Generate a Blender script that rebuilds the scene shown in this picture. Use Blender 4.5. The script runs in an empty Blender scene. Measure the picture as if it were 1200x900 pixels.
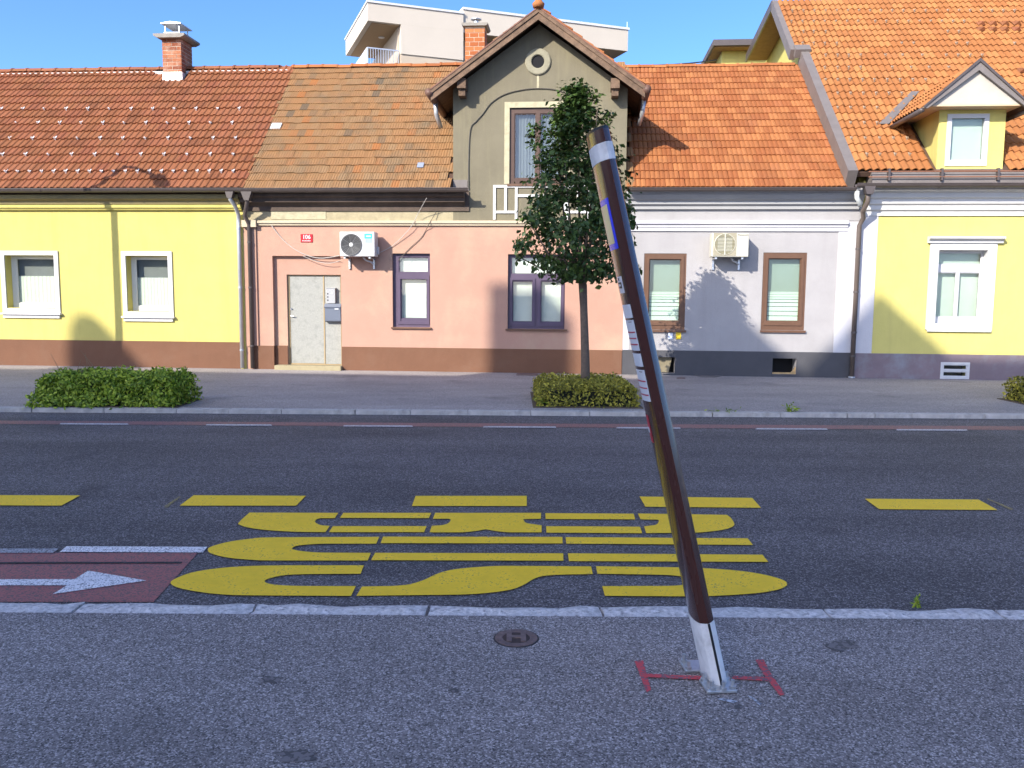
import bpy, math, random
import numpy as np
from mathutils import Vector, Matrix
random.seed(7); np.random.seed(7)
R = math.radians
scene = bpy.context.scene
C = scene.collection

# ------------------------------------------------------------------ camera
FPX, CAMH, PITCH, ROLL = 1000.0, 1.85, math.atan(108 / 1000.0), R(0.43)
cp, sp, cr, sr = math.cos(PITCH), math.sin(PITCH), math.cos(ROLL), math.sin(ROLL)
_f = Vector((0, cp, -sp)); _u = Vector((0, sp, cp)); _r = Vector((1, 0, 0))
c_right = _r * cr + _u * sr; c_up = _u * cr - _r * sr
cam_d = bpy.data.cameras.new('camera'); cam = bpy.data.objects.new('camera', cam_d); C.objects.link(cam)
RC = Matrix((c_right, c_up, -_f)).transposed()
CAM = Vector((0, 0, CAMH))
cam.matrix_world = Matrix.Translation(CAM) @ RC.to_4x4()
cam_d.sensor_width = 36.0; cam_d.lens = 36.0 * FPX / 1200.0; cam_d.clip_start = 0.05; cam_d.clip_end = 2000
scene.camera = cam
scene.render.resolution_x = 1024; scene.render.resolution_y = 768

def ray(px, py): return RC @ Vector(((px - 600) / FPX, (450 - py) / FPX, -1))
def G(px, py, z=0.0):
    d = ray(px, py); t = (z - CAMH) / d.z
    return CAM + d * t
def proj(v):
    q = RC.transposed() @ (Vector(v) - CAM)
    return 600 + FPX * q.x / -q.z, 450 - FPX * q.y / -q.z

# facade frame: s along the row of houses, n into the houses, z up
ZN, ZF = 0.10, 0.07                      # near and far pavement heights above the road
_a = G(0, 427.5, ZF); _b = G(1200, 445.7, ZF)
FO = G(600, 436.8, ZF); FO.z = 0
_d = (_b - _a); _d.z = 0; _d.normalize()
YAW = math.atan2(_d.y, _d.x)
FM = Matrix.Translation(FO) @ Matrix.Rotation(YAW, 4, 'Z')
FMI = FM.inverted()

# ------------------------------------------------------------------ world, sun, exposure
SUNF = Vector((0.68, 1.0, -0.68))        # direction of the light in the facade frame
SUN = (FM.to_3x3() @ SUNF).normalized()
elev = math.asin(-SUN.z)
to_sun = -SUN
w = bpy.data.worlds.new('World'); scene.world = w; w.use_nodes = True
nt = w.node_tree
bg = nt.nodes['Background']; sky = nt.nodes.new('ShaderNodeTexSky')
sky.sky_type = 'NISHITA'; sky.sun_disc = False
sky.sun_elevation = elev; sky.sun_rotation = math.atan2(to_sun.x, to_sun.y)
sky.altitude = 200; sky.air_density = 0.46; sky.dust_density = 1.8; sky.ozone_density = 4.0
bg.inputs['Strength'].default_value = 0.15
hsv = nt.nodes.new('ShaderNodeHueSaturation'); hsv.inputs['Saturation'].default_value = 1.12
nt.links.new(sky.outputs[0], hsv.inputs['Color']); nt.links.new(hsv.outputs[0], bg.inputs[0])
sd = bpy.data.lights.new('sun', 'SUN'); so = bpy.data.objects.new('sun', sd); C.objects.link(so)
sd.energy = 2.6; sd.angle = R(0.32); sd.color = (1.0, 0.93, 0.82)
so.rotation_euler = SUN.to_track_quat('-Z', 'Y').to_euler(); so.location = (0, -20, 30)
vs = scene.view_settings
vs.view_transform = 'Standard'; vs.look = 'None'; vs.gamma = 1; vs.use_curve_mapping = False
vs.exposure = 1.62

# ------------------------------------------------------------------ helpers
WM = {}
def link(o, parent=None, basis=None):
    C.objects.link(o)
    b = basis if basis is not None else Matrix.Identity(4)
    if parent is not None: o.parent = parent
    o.matrix_basis = b
    WM[o.name] = (WM[parent.name] if parent is not None else Matrix.Identity(4)) @ b
    return o
def tag(o, label=None, cat=None, group=None, kind=None):
    if label: o['label'] = label
    if cat: o['category'] = cat
    if group: o['group'] = group
    if kind: o['kind'] = kind
    return o
def thing(name, M, label, cat, group=None):
    e = bpy.data.objects.new(name, None); e.empty_display_size = 0.3
    link(e, None, M); return tag(e, label, cat, group)
def at_f(s, n, z): return FM @ Matrix.Translation((s, n, z))

class MB:
    def __init__(self): self.v = []; self.f = []
    def add(self, vs, fs):
        k = len(self.v); self.v += [tuple(p) for p in vs]; self.f += [tuple(i + k for i in f) for f in fs]; return self
    def box(self, x0, x1, y0, y1, z0, z1, M=None):
        p = [(x, y, z) for z in (z0, z1) for y in (y0, y1) for x in (x0, x1)]
        if M is not None: p = [tuple(M @ Vector(q)) for q in p]
        return self.add(p, [(0, 2, 3, 1), (4, 5, 7, 6), (0, 1, 5, 4), (2, 6, 7, 3), (0, 4, 6, 2), (1, 3, 7, 5)])
    def prism(self, poly, a, b, axis='n'):
        # poly in (s,z) extruded along n from a to b ; axis 's': poly (n,z) extruded along s ; axis 'z': poly (x,y)
        k = len(poly)
        def P(p, t):
            return (p[0], t, p[1]) if axis == 'n' else (t, p[0], p[1]) if axis == 's' else (p[0], p[1], t)
        vs = [P(p, a) for p in poly] + [P(p, b) for p in poly]
        fs = [tuple(range(k)), tuple(range(2 * k - 1, k - 1, -1))] + [(i, i + k, (i + 1) % k + k, (i + 1) % k) for i in range(k)]
        return self.add(vs, fs)
    def plate(self, s0, s1, z0, z1, holes, n0, n1):
        S = sorted(set([s0, s1] + [max(s0, min(s1, h[i])) for h in holes for i in (0, 1)]))
        Z = sorted(set([z0, z1] + [max(z0, min(z1, h[i])) for h in holes for i in (2, 3)]))
        def solid(i, j):
            if i < 0 or j < 0 or i >= len(S) - 1 or j >= len(Z) - 1: return False
            cs, cz = (S[i] + S[i + 1]) / 2, (Z[j] + Z[j + 1]) / 2
            return not any(h[0] < cs < h[1] and h[2] < cz < h[3] for h in holes)
        for i in range(len(S) - 1):
            for j in range(len(Z) - 1):
                if not solid(i, j): continue
                a, b, c, d = S[i], S[i + 1], Z[j], Z[j + 1]
                self.add([(a, n0, c), (b, n0, c), (b, n0, d), (a, n0, d)], [(0, 1, 2, 3)])
                self.add([(a, n1, c), (b, n1, c), (b, n1, d), (a, n1, d)], [(3, 2, 1, 0)])
                if not solid(i - 1, j): self.add([(a, n0, c), (a, n0, d), (a, n1, d), (a, n1, c)], [(0, 1, 2, 3)])
                if not solid(i + 1, j): self.add([(b, n0, c), (b, n1, c), (b, n1, d), (b, n0, d)], [(0, 1, 2, 3)])
                if not solid(i, j - 1): self.add([(a, n0, c), (a, n1, c), (b, n1, c), (b, n0, c)], [(0, 1, 2, 3)])
                if not solid(i, j + 1): self.add([(a, n0, d), (b, n0, d), (b, n1, d), (a, n1, d)], [(0, 1, 2, 3)])
        return self
    def tube(self, pts, r, k=10, caps=True):
        pts = [Vector(p) for p in pts]; rs = r if isinstance(r, (list, tuple)) else [r] * len(pts)
        base = len(self.v); up = Vector((0, 0, 1)); prevx = None
        for i, p in enumerate(pts):
            t = (pts[min(i + 1, len(pts) - 1)] - pts[max(i - 1, 0)]).normalized()
            if prevx is None:
                prevx = t.cross(Vector((0, 0, 1)) if abs(t.z) < 0.9 else Vector((1, 0, 0))).normalized()
            x = (prevx - t * prevx.dot(t)).normalized(); prevx = x; y = t.cross(x)
            for q in range(k):
                a = 2 * math.pi * q / k
                self.v.append(tuple(p + (x * math.cos(a) + y * math.sin(a)) * rs[i]))
        for i in range(len(pts) - 1):
            for q in range(k):
                a = base + i * k + q; b = base + i * k + (q + 1) % k
                self.f.append((a, b, b + k, a + k))
        if caps:
            self.f.append(tuple(base + q for q in range(k))[::-1])
            self.f.append(tuple(base + (len(pts) - 1) * k + q for q in range(k)))
        return self
    def lathe(self, c, prof, k=24, axis='z'):
        base = len(self.v); m = len(prof)
        for q in range(k):
            a = 2 * math.pi * q / k
            for (r, h) in prof:
                if axis == 'z': self.v.append((c[0] + r * math.cos(a), c[1] + r * math.sin(a), c[2] + h))
                else: self.v.append((c[0] + r * math.cos(a), c[1] + h, c[2] + r * math.sin(a)))
        for q in range(k):
            for i in range(m - 1):
                a = base + q * m + i; b = base + ((q + 1) % k) * m + i
                self.f.append((a, b, b + 1, a + 1))
        return self
    def mesh(self, name, M=None, smooth=False):
        me = bpy.data.meshes.new(name)
        vs = self.v if M is None else [tuple(M @ Vector(p)) for p in self.v]
        me.from_pydata(vs, [], self.f); 
        import bmesh
        if len(self.f) < 60000:
            bm = bmesh.new(); bm.from_mesh(me); bmesh.ops.recalc_face_normals(bm, faces=bm.faces); bm.to_mesh(me); bm.free()
        if smooth:
            me.polygons.foreach_set('use_smooth', [True] * len(me.polygons))
        me.update(); return me
    def build(self, name, mat, parent=None, frame=None, smooth=False, bevel=0.0):
        """vertices are given in `frame` (default facade frame); object origin sits at its parent"""
        frame = FM if frame is None else frame
        W = WM[parent.name] if parent is not None else Matrix.Identity(4)
        me = self.mesh(name, W.inverted() @ frame, smooth)
        o = bpy.data.objects.new(name, me); link(o, parent)
        if mat is not None: me.materials.append(mat)
        if bevel:
            md = o.modifiers.new('bevel', 'BEVEL'); md.width = bevel; md.segments = 2; md.limit_method = 'ANGLE'
        return o

# ------------------------------------------------------------------ materials
MATS = {}
def mat(name, col, rough=0.8, var=0.08, scale=3.0, bump=0.0, bscale=60.0, metal=0.0, spec=0.4, coat=0.0, stain=None, stain_amt=0.0, stain_scale=0.8, streak=False):
    if name in MATS: return MATS[name]
    m = bpy.data.materials.new(name); m.use_nodes = True; t = m.node_tree; N = t.nodes; L = t.links
    b = N['Principled BSDF']; b.inputs['Roughness'].default_value = rough; b.inputs['Metallic'].default_value = metal
    b.inputs['Specular IOR Level'].default_value = spec
    if coat: b.inputs['Coat Weight'].default_value = coat; b.inputs['Coat Roughness'].default_value = 0.05
    tc = N.new('ShaderNodeTexCoord')
    n1 = N.new('ShaderNodeTexNoise'); n1.inputs['Scale'].default_value = scale; n1.inputs['Detail'].default_value = 8; n1.inputs['Roughness'].default_value = 0.65
    L.new(tc.outputs['Object'], n1.inputs['Vector'])
    hs = N.new('ShaderNodeMapRange'); hs.inputs[1].default_value = 0.25; hs.inputs[2].default_value = 0.75
    hs.inputs[3].default_value = 1 - var; hs.inputs[4].default_value = 1 + var
    L.new(n1.outputs[0], hs.inputs[0])
    mul = N.new('ShaderNodeMix'); mul.data_type = 'RGBA'; mul.blend_type = 'MULTIPLY'; mul.inputs[0].default_value = 1
    mul.inputs[6].default_value = (*col, 1)
    cmb = N.new('ShaderNodeCombineColor')
    for i in range(3): L.new(hs.outputs[0], cmb.inputs[i])
    L.new(cmb.outputs[0], mul.inputs[7]); out = mul.outputs[2]
    if stain is not None:
        n2 = N.new('ShaderNodeTexNoise'); n2.inputs['Scale'].default_value = stain_scale; n2.inputs['Detail'].default_value = 10; n2.inputs['Roughness'].default_value = 0.7
        if streak:
            mp = N.new('ShaderNodeMapping'); mp.inputs['Scale'].default_value = (4, 4, 0.35); L.new(tc.outputs['Object'], mp.inputs[0]); L.new(mp.outputs[0], n2.inputs['Vector'])
        else: L.new(tc.outputs['Object'], n2.inputs['Vector'])
        rr = N.new('ShaderNodeMapRange'); rr.inputs[1].default_value = 0.5; rr.inputs[2].default_value = 0.68; rr.inputs[3].default_value = 0; rr.inputs[4].default_value = stain_amt
        L.new(n2.outputs[0], rr.inputs[0])
        mx = N.new('ShaderNodeMix'); mx.data_type = 'RGBA'; L.new(rr.outputs[0], mx.inputs[0]); L.new(out, mx.inputs[6]); mx.inputs[7].default_value = (*stain, 1)
        out = mx.outputs[2]
    L.new(out, b.inputs['Base Color'])
    if bump:
        n3 = N.new('ShaderNodeTexNoise'); n3.inputs['Scale'].default_value = bscale; n3.inputs['Detail'].default_value = 4
        L.new(tc.outputs['Object'], n3.inputs['Vector'])
        bp = N.new('ShaderNodeBump'); bp.inputs['Strength'].default_value = bump; bp.inputs['Distance'].default_value = 0.01
        L.new(n3.outputs[0], bp.inputs['Height']); L.new(bp.outputs[0], b.inputs['Normal'])
    MATS[name] = m; return m

def tile_mat(name, ramp, rough=0.75, dirt=(0.08, 0.06, 0.05), dirt_amt=0.4, dscale=1.2):
    m = bpy.data.materials.new(name); m.use_nodes = True; t = m.node_tree; N = t.nodes; L = t.links
    b = N['Principled BSDF']; b.inputs['Roughness'].default_value = rough; b.inputs['Specular IOR Level'].default_value = 0.12
    oi = N.new('ShaderNodeObjectInfo'); ge = N.new('ShaderNodeNewGeometry')
    ad = N.new('ShaderNodeMath'); ad.operation = 'ADD'; L.new(oi.outputs['Random'], ad.inputs[0]); L.new(ge.outputs['Random Per Island'], ad.inputs[1])
    fr = N.new('ShaderNodeMath'); fr.operation = 'FRACT'; L.new(ad.outputs[0], fr.inputs[0])
    cr_ = N.new('ShaderNodeValToRGB'); el = cr_.color_ramp.elements
    while len(el) < len(ramp): el.new(0.5)
    for e, (p, c) in zip(el, ramp): e.position = p; e.color = (*[q * 0.66 for q in c], 1)
    L.new(fr.outputs[0], cr_.inputs[0])
    n2 = N.new('ShaderNodeTexNoise'); n2.inputs['Scale'].default_value = dscale; n2.inputs['Detail'].default_value = 12; n2.inputs['Roughness'].default_value = 0.72
    L.new(ge.outputs['Position'], n2.inputs['Vector'])
    rr = N.new('ShaderNodeMapRange'); rr.inputs[1].default_value = 0.48; rr.inputs[2].default_value = 0.72; rr.inputs[4].default_value = dirt_amt
    L.new(n2.outputs[0], rr.inputs[0])
    mx = N.new('ShaderNodeMix'); mx.data_type = 'RGBA'; L.new(rr.outputs[0], mx.inputs[0]); L.new(cr_.outputs[0], mx.inputs[6]); mx.inputs[7].default_value = (*dirt, 1)
    L.new(mx.outputs[2], b.inputs['Base Color'])
    n3 = N.new('ShaderNodeTexNoise'); n3.inputs['Scale'].default_value = 40; n3.inputs['Detail'].default_value = 3; L.new(ge.outputs['Position'], n3.inputs['Vector'])
    bp = N.new('ShaderNodeBump'); bp.inputs['Strength'].default_value = 0.25; bp.inputs['Distance'].default_value = 0.01
    L.new(n3.outputs[0], bp.inputs['Height']); L.new(bp.outputs[0], b.inputs['Normal'])
    MATS[name] = m; return m

def asphalt_mat(name, base, light, dark, gscale, amt=0.5, rough=0.85, patch=0.25, bump=0.5, band=0.0):
    m = bpy.data.materials.new(name); m.use_nodes = True; t = m.node_tree; N = t.nodes; L = t.links
    b = N['Principled BSDF']; b.inputs['Roughness'].default_value = rough; b.inputs['Specular IOR Level'].default_value = 0.35
    ge = N.new('ShaderNodeNewGeometry')
    vo = N.new('ShaderNodeTexVoronoi'); vo.inputs['Scale'].default_value = gscale; L.new(ge.outputs['Position'], vo.inputs['Vector'])
    sep = N.new('ShaderNodeSeparateColor'); L.new(vo.outputs['Color'], sep.inputs[0])
    cr_ = N.new('ShaderNodeValToRGB'); el = cr_.color_ramp.elements
    el[0].position = 0; el[0].color = (*dark, 1); el[1].position = 1; el[1].color = (*light, 1)
    e = el.new(0.35); e.color = (*base, 1); e = el.new(0.72); e.color = (*[c * 1.2 for c in base], 1)
    L.new(sep.outputs[0], cr_.inputs[0])
    n2 = N.new('ShaderNodeTexNoise'); n2.inputs['Scale'].default_value = 0.55; n2.inputs['Detail'].default_value = 10; n2.inputs['Roughness'].default_value = 0.65
    mp = N.new('ShaderNodeMapping'); mp.inputs['Scale'].default_value = (0.55, 1.3, 1); L.new(ge.outputs['Position'], mp.inputs[0]); L.new(mp.outputs[0], n2.inputs['Vector'])
    rr = N.new('ShaderNodeMapRange'); rr.inputs[1].default_value = 0.3; rr.inputs[2].default_value = 0.7; rr.inputs[3].default_value = 1 - patch; rr.inputs[4].default_value = 1 + patch
    L.new(n2.outputs[0], rr.inputs[0])
    cmb = N.new('ShaderNodeCombineColor'); [L.new(rr.outputs[0], cmb.inputs[i]) for i in range(3)]
    mul = N.new('ShaderNodeMix'); mul.data_type = 'RGBA'; mul.blend_type = 'MULTIPLY'; mul.inputs[0].default_value = 1
    L.new(cr_.outputs[0], mul.inputs[6]); L.new(cmb.outputs[0], mul.inputs[7])
    nb = N.new('ShaderNodeTexNoise'); nb.inputs['Scale'].default_value = 1.0; nb.inputs['Detail'].default_value = 5
    mb_ = N.new('ShaderNodeMapping'); mb_.inputs['Scale'].default_value = (0.035, 1.5, 1); L.new(ge.outputs['Position'], mb_.inputs[0]); L.new(mb_.outputs[0], nb.inputs['Vector'])
    rb = N.new('ShaderNodeMapRange'); rb.inputs[1].default_value = 0.3; rb.inputs[2].default_value = 0.7; rb.inputs[3].default_value = 1 - band; rb.inputs[4].default_value = 1 + band; L.new(nb.outputs[0], rb.inputs[0])
    pm = N.new('ShaderNodeMath'); pm.operation = 'MULTIPLY'; L.new(rb.outputs[0], pm.inputs[0]); L.new(rr.outputs[0], pm.inputs[1])
    for i in range(3): L.new(pm.outputs[0], cmb.inputs[i])
    n3 = N.new('ShaderNodeTexNoise'); n3.inputs['Scale'].default_value = 1.1; n3.inputs['Detail'].default_value = 6; L.new(ge.outputs['Position'], n3.inputs['Vector'])
    r3 = N.new('ShaderNodeMapRange'); r3.inputs[1].default_value = 0.60; r3.inputs[2].default_value = 0.74; r3.inputs[4].default_value = 0.5
    L.new(n3.outputs[0], r3.inputs[0])
    mx = N.new('ShaderNodeMix'); mx.data_type = 'RGBA'; L.new(r3.outputs[0], mx.inputs[0]); L.new(mul.outputs[2], mx.inputs[6]); mx.inputs[7].default_value = (*[c * 0.45 for c in base], 1)
    L.new(mx.outputs[2], b.inputs['Base Color'])
    bp = N.new('ShaderNodeBump'); bp.inputs['Strength'].default_value = bump; bp.inputs['Distance'].default_value = 0.006
    L.new(sep.outputs[1], bp.inputs['Height']); L.new(bp.outputs[0], b.inputs['Normal'])
    MATS[name] = m; return m

def paint_mat(name, col, road, wear=0.35, gscale=120):
    """road paint with fine wear showing the asphalt grain"""
    m = bpy.data.materials.new(name); m.use_nodes = True; t = m.node_tree; N = t.nodes; L = t.links
    b = N['Principled BSDF']; b.inputs['Roughness'].default_value = 0.7
    ge = N.new('ShaderNodeNewGeometry')
    vo = N.new('ShaderNodeTexVoronoi'); vo.inputs['Scale'].default_value = gscale; L.new(ge.outputs['Position'], vo.inputs['Vector'])
    sep = N.new('ShaderNodeSeparateColor'); L.new(vo.outputs['Color'], sep.inputs[0])
    n2 = N.new('ShaderNodeTexNoise'); n2.inputs['Scale'].default_value = 5; n2.inputs['Detail'].default_value = 10; n2.inputs['Roughness'].default_value = 0.7; L.new(ge.outputs['Position'], n2.inputs['Vector'])
    ad = N.new('ShaderNodeMath'); ad.operation = 'MULTIPLY_ADD'; L.new(n2.outputs[0], ad.inputs[0]); ad.inputs[1].default_value = 0.9; L.new(sep.outputs[0], ad.inputs[2])
    rr = N.new('ShaderNodeMapRange'); rr.inputs[1].default_value = 1.5 - wear; rr.inputs[2].default_value = 1.62 - wear; rr.inputs[4].default_value = 0.8; L.new(ad.outputs[0], rr.inputs[0])
    n4 = N.new('ShaderNodeMapRange'); n4.inputs[1].default_value = 0.3; n4.inputs[2].default_value = 0.7; n4.inputs[3].default_value = 0.88; n4.inputs[4].default_value = 1.08; L.new(n2.outputs[0], n4.inputs[0])
    cmb = N.new('ShaderNodeCombineColor'); [L.new(n4.outputs[0], cmb.inputs[i]) for i in range(3)]
    mul = N.new('ShaderNodeMix'); mul.data_type = 'RGBA'; mul.blend_type = 'MULTIPLY'; mul.inputs[0].default_value = 1; mul.inputs[6].default_value = (*col, 1); L.new(cmb.outputs[0], mul.inputs[7])
    mx = N.new('ShaderNodeMix'); mx.data_type = 'RGBA'; L.new(rr.outputs[0], mx.inputs[0]); L.new(mul.outputs[2], mx.inputs[6]); mx.inputs[7].default_value = (*road, 1)
    L.new(mx.outputs[2], b.inputs['Base Color'])
    bp = N.new('ShaderNodeBump'); bp.inputs['Strength'].default_value = 0.3; bp.inputs['Distance'].default_value = 0.004
    L.new(sep.outputs[1], bp.inputs['Height']); L.new(bp.outputs[0], b.inputs['Normal'])
    MATS[name] = m; return m

def glass_mat(name, tint=(0.92, 0.95, 0.93), refl=1.0):
    m = bpy.data.materials.new(name); m.use_nodes = True; t = m.node_tree; N = t.nodes; L = t.links
    N.remove(N['Principled BSDF']); o = N['Material Output']
    lw = N.new('ShaderNodeLayerWeight'); lw.inputs[0].default_value = 0.5
    pw_ = N.new('ShaderNodeMath'); pw_.operation = 'POWER'; pw_.inputs[1].default_value = 4.0; L.new(lw.outputs['Facing'], pw_.inputs[0])
    mu = N.new('ShaderNodeMath'); mu.operation = 'MULTIPLY_ADD'; mu.inputs[1].default_value = 0.9 * refl; mu.inputs[2].default_value = 0.045 * refl; L.new(pw_.outputs[0], mu.inputs[0]); mu.use_clamp = True
    tr = N.new('ShaderNodeBsdfTransparent'); tr.inputs[0].default_value = (*tint, 1)
    gl = N.new('ShaderNodeBsdfGlossy'); gl.inputs['Roughness'].default_value = 0.02
    mx = N.new('ShaderNodeMixShader'); L.new(mu.outputs[0], mx.inputs[0]); L.new(tr.outputs[0], mx.inputs[1]); L.new(gl.outputs[0], mx.inputs[2])
    L.new(mx.outputs[0], o.inputs[0]); MATS[name] = m; return m

def leaf_mat(name, c0, c1, c2, rough=0.5, trans=0.25):
    m = bpy.data.materials.new(name); m.use_nodes = True; t = m.node_tree; N = t.nodes; L = t.links
    b = N['Principled BSDF']; b.inputs['Roughness'].default_value = rough; b.inputs['Specular IOR Level'].default_value = 0.35
    ge = N.new('ShaderNodeNewGeometry')
    cr_ = N.new('ShaderNodeValToRGB'); el = cr_.color_ramp.elements
    el[0].color = (*c0, 1); el[1].color = (*c2, 1); e = el.new(0.55); e.color = (*c1, 1)
    L.new(ge.outputs['Random Per Island'], cr_.inputs[0]); L.new(cr_.outputs[0], b.inputs['Base Color'])
    tl = N.new('ShaderNodeBsdfTranslucent'); L.new(cr_.outputs[0], tl.inputs[0])
    mx = N.new('ShaderNodeMixShader'); mx.inputs[0].default_value = trans; o = N['Material Output']
    L.new(b.outputs[0], mx.inputs[1]); L.new(tl.outputs[0], mx.inputs[2]); L.new(mx.outputs[0], o.inputs[0])
    MATS[name] = m; return m

def plaster(name, col, **k):
    col = tuple(c * 0.64 for c in col)
    if 'stain' in k: k['stain'] = tuple(c * 0.64 for c in k['stain'])
    a = dict(rough=0.9, var=0.09, scale=1.7, bump=0.45, bscale=42, spec=0.2); a.update(k); return mat(name, col, **a)

ROAD_C = (0.096, 0.084, 0.082)
M_road = asphalt_mat('road_asphalt', ROAD_C, (0.32, 0.285, 0.28), (0.034, 0.030, 0.030), 115, patch=0.24, band=0.16)
M_pave = asphalt_mat('pavement_asphalt', (0.225, 0.194, 0.18), (0.62, 0.54, 0.51), (0.065, 0.056, 0.052), 150, patch=0.26, bump=1.0, band=0.06)
M_fpave = asphalt_mat('far_pavement_asphalt', (0.285, 0.255, 0.24), (0.42, 0.38, 0.35), (0.16, 0.142, 0.135), 90, patch=0.22)
M_ground = asphalt_mat('ground_asphalt', (0.1, 0.1, 0.1), (0.2, 0.2, 0.2), (0.05, 0.05, 0.05), 60)
M_yellow = paint_mat('yellow_paint', (0.97, 0.60, 0.014), ROAD_C, 0.12)
M_white = paint_mat('white_paint', (0.82, 0.78, 0.76), ROAD_C, 0.36)
M_whitef = paint_mat('faded_white_paint', (0.62, 0.58, 0.57), ROAD_C, 0.42)
M_whiteold = paint_mat('worn_white_paint', (0.40, 0.40, 0.42), ROAD_C, 0.6)
M_red = paint_mat('red_surfacing', (0.38, 0.12, 0.105), ROAD_C, 0.50)
M_redline = paint_mat('red_line', (0.36, 0.15, 0.125), ROAD_C, 0.62)
M_spray = paint_mat('red_spray', (0.60, 0.07, 0.08), (0.11, 0.11, 0.13), 0.45, 85)
M_kerb = mat('granite_kerb', (0.62, 0.57, 0.54), 0.85, 0.45, 26, bump=1.0, bscale=55, stain=(0.16, 0.145, 0.135), stain_amt=0.9, stain_scale=28)
M_kerbf = mat('old_kerb', (0.44, 0.41, 0.38), 0.9, 0.25, 6, bump=0.6, bscale=40, stain=(0.12, 0.12, 0.11), stain_amt=0.6, stain_scale=2.5)
M_glass = glass_mat('window_glass')
M_glass_dim = glass_mat('grey_green_glass', (0.86, 0.91, 0.88))
M_wpaint = mat('white_trim', (0.56, 0.55, 0.53), 0.6, 0.05, 3, bump=0.1)
M_wplastic = mat('white_plastic', (0.52, 0.52, 0.52), 0.35, 0.02)
M_gutter = mat('brown_gutter', (0.075, 0.06, 0.055), 0.4, 0.15, 5, spec=0.5)
M_gutgrey = mat('grey_brown_sheet', (0.16, 0.14, 0.13), 0.5, 0.15, 4)
M_zinc = mat('zinc_pipe', (0.55, 0.56, 0.57), 0.42, 0.12, 6, metal=0.6)
M_brown = mat('brown_wood_frame', (0.115, 0.058, 0.032), 0.5, 0.15, 6)
M_purple = mat('purple_frame', (0.085, 0.06, 0.10), 0.45, 0.08, 5)
M_oldwood = mat('weathered_wood', (0.15, 0.095, 0.06), 0.85, 0.45, 8, bump=0.5, bscale=30, stain=(0.05, 0.032, 0.024), stain_amt=0.7, stain_scale=3)
M_dark = mat('dark_void', (0.012, 0.012, 0.014), 0.95, 0.05)
M_room = mat('room_dark', (0.05, 0.045, 0.04), 0.95, 0.05)
M_blind = mat('white_blind', (0.80, 0.80, 0.76), 0.6, 0.03)
M_blindg = mat('grey_green_blind', (0.33, 0.37, 0.34), 0.7, 0.03)
M_curtain = mat('lace_curtain', (0.70, 0.70, 0.62), 0.9, 0.08, 12, bump=0.2, bscale=90)
M_steel = mat('galvanised_steel', (0.55, 0.56, 0.57), 0.38, 0.2, 25, metal=0.85)
M_black = mat('black_plastic', (0.015, 0.015, 0.017), 0.45, 0.05)
M_cable = mat('grey_cable', (0.45, 0.42, 0.38), 0.7, 0.1)
M_dcable = mat('dark_cable', (0.10, 0.09, 0.07), 0.7, 0.1)

# ------------------------------------------------------------------ ground, road, pavements
def sheet(name, pts, z, m, parent=None, kind='structure', sub=0):
    b = MB(); b.add([(p[0], p[1], z) for p in pts], [tuple(range(len(pts)))])
    o = b.build(name, m, parent, Matrix.Identity(4))
    if kind and parent is None: o['kind'] = kind
    return o
sheet('ground', [(-400, -400), (400, -400), (400, 400), (-400, 400)], -0.03, M_ground)
def line_at(p, q, x):
    t = (x - p.x) / (q.x - p.x); return p + (q - p) * t
kn0, kn1 = G(0, 705, ZN), G(1200, 713, ZN)          # near kerb, road side of its top
km0, km1 = G(0, 717.5, ZN), G(1200, 726, ZN)        # near kerb, pavement side
kf0, kf1 = G(0, 483, 0), G(1200, 491, 0)            # far kerb foot
XL, XR = -45, 45
road = sheet('road', [line_at(kn0, kn1, XL - 2), line_at(kn0, kn1, XR + 2), line_at(kf0, kf1, XR + 2), line_at(kf0, kf1, XL - 2)], 0.0, M_road)
def poly_up(name, pts, z0, z1, m):
    b = MB(); b.prism([(p[0], p[1]) for p in pts], z0, z1, 'z'); o = b.build(name, m, None, Matrix.Identity(4)); o['kind'] = 'structure'; return o
near_pavement = poly_up('near_pavement', [(XL, -22.0), (XR, -22.0), line_at(km0, km1, XR), line_at(km0, km1, XL)], -0.1, ZN, M_pave)
KFW = 0.14
fk0 = line_at(kf0, kf1, XL); fk1 = line_at(kf0, kf1, XR)
back_l = FM @ Vector((-45, 1.0, 0)); back_r = FM @ Vector((45, 1.0, 0))
off = Vector((0, KFW, 0))
far_pavement = poly_up('far_pavement', [fk0 + off, fk1 + off, back_r, back_l], -0.1, ZF, M_fpave)

# kerb stones, each a stone of its own
def rough_stone(L_, D_, H_, seed, amp):
    rnd = random.Random(seed); b = MB(); nx, ny = 9, 3
    top = [[(-L_/2 + L_*i/(nx-1) + (rnd.uniform(-1,1)*amp if 0 < i < nx-1 else rnd.uniform(-.5,.5)*amp), -D_/2 + D_*j/(ny-1) + rnd.uniform(-1,1)*amp, H_ - (amp*0.9 if j in (0, ny-1) or i in (0, nx-1) else 0) + rnd.uniform(-.5,.5)*amp*0.6) for j in range(ny)] for i in range(nx)]
    vs = [p for r_ in top for p in r_]; fs = []
    for i in range(nx-1):
        for j in range(ny-1):
            a = i*ny+j; fs.append((a, a+ny, a+ny+1, a+1))
    ring = [i*ny for i in range(nx)] + [(nx-1)*ny+j for j in range(1, ny)] + [i*ny+ny-1 for i in range(nx-2, -1, -1)] + [j for j in range(ny-2, 0, -1)]
    k = len(vs); vs += [(vs[r_][0], vs[r_][1], -0.15) for r_ in ring]; m_ = len(ring)
    for i in range(m_): fs.append((ring[i], ring[(i+1) % m_], k+(i+1) % m_, k+i))
    b.add(vs, fs); return b
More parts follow.
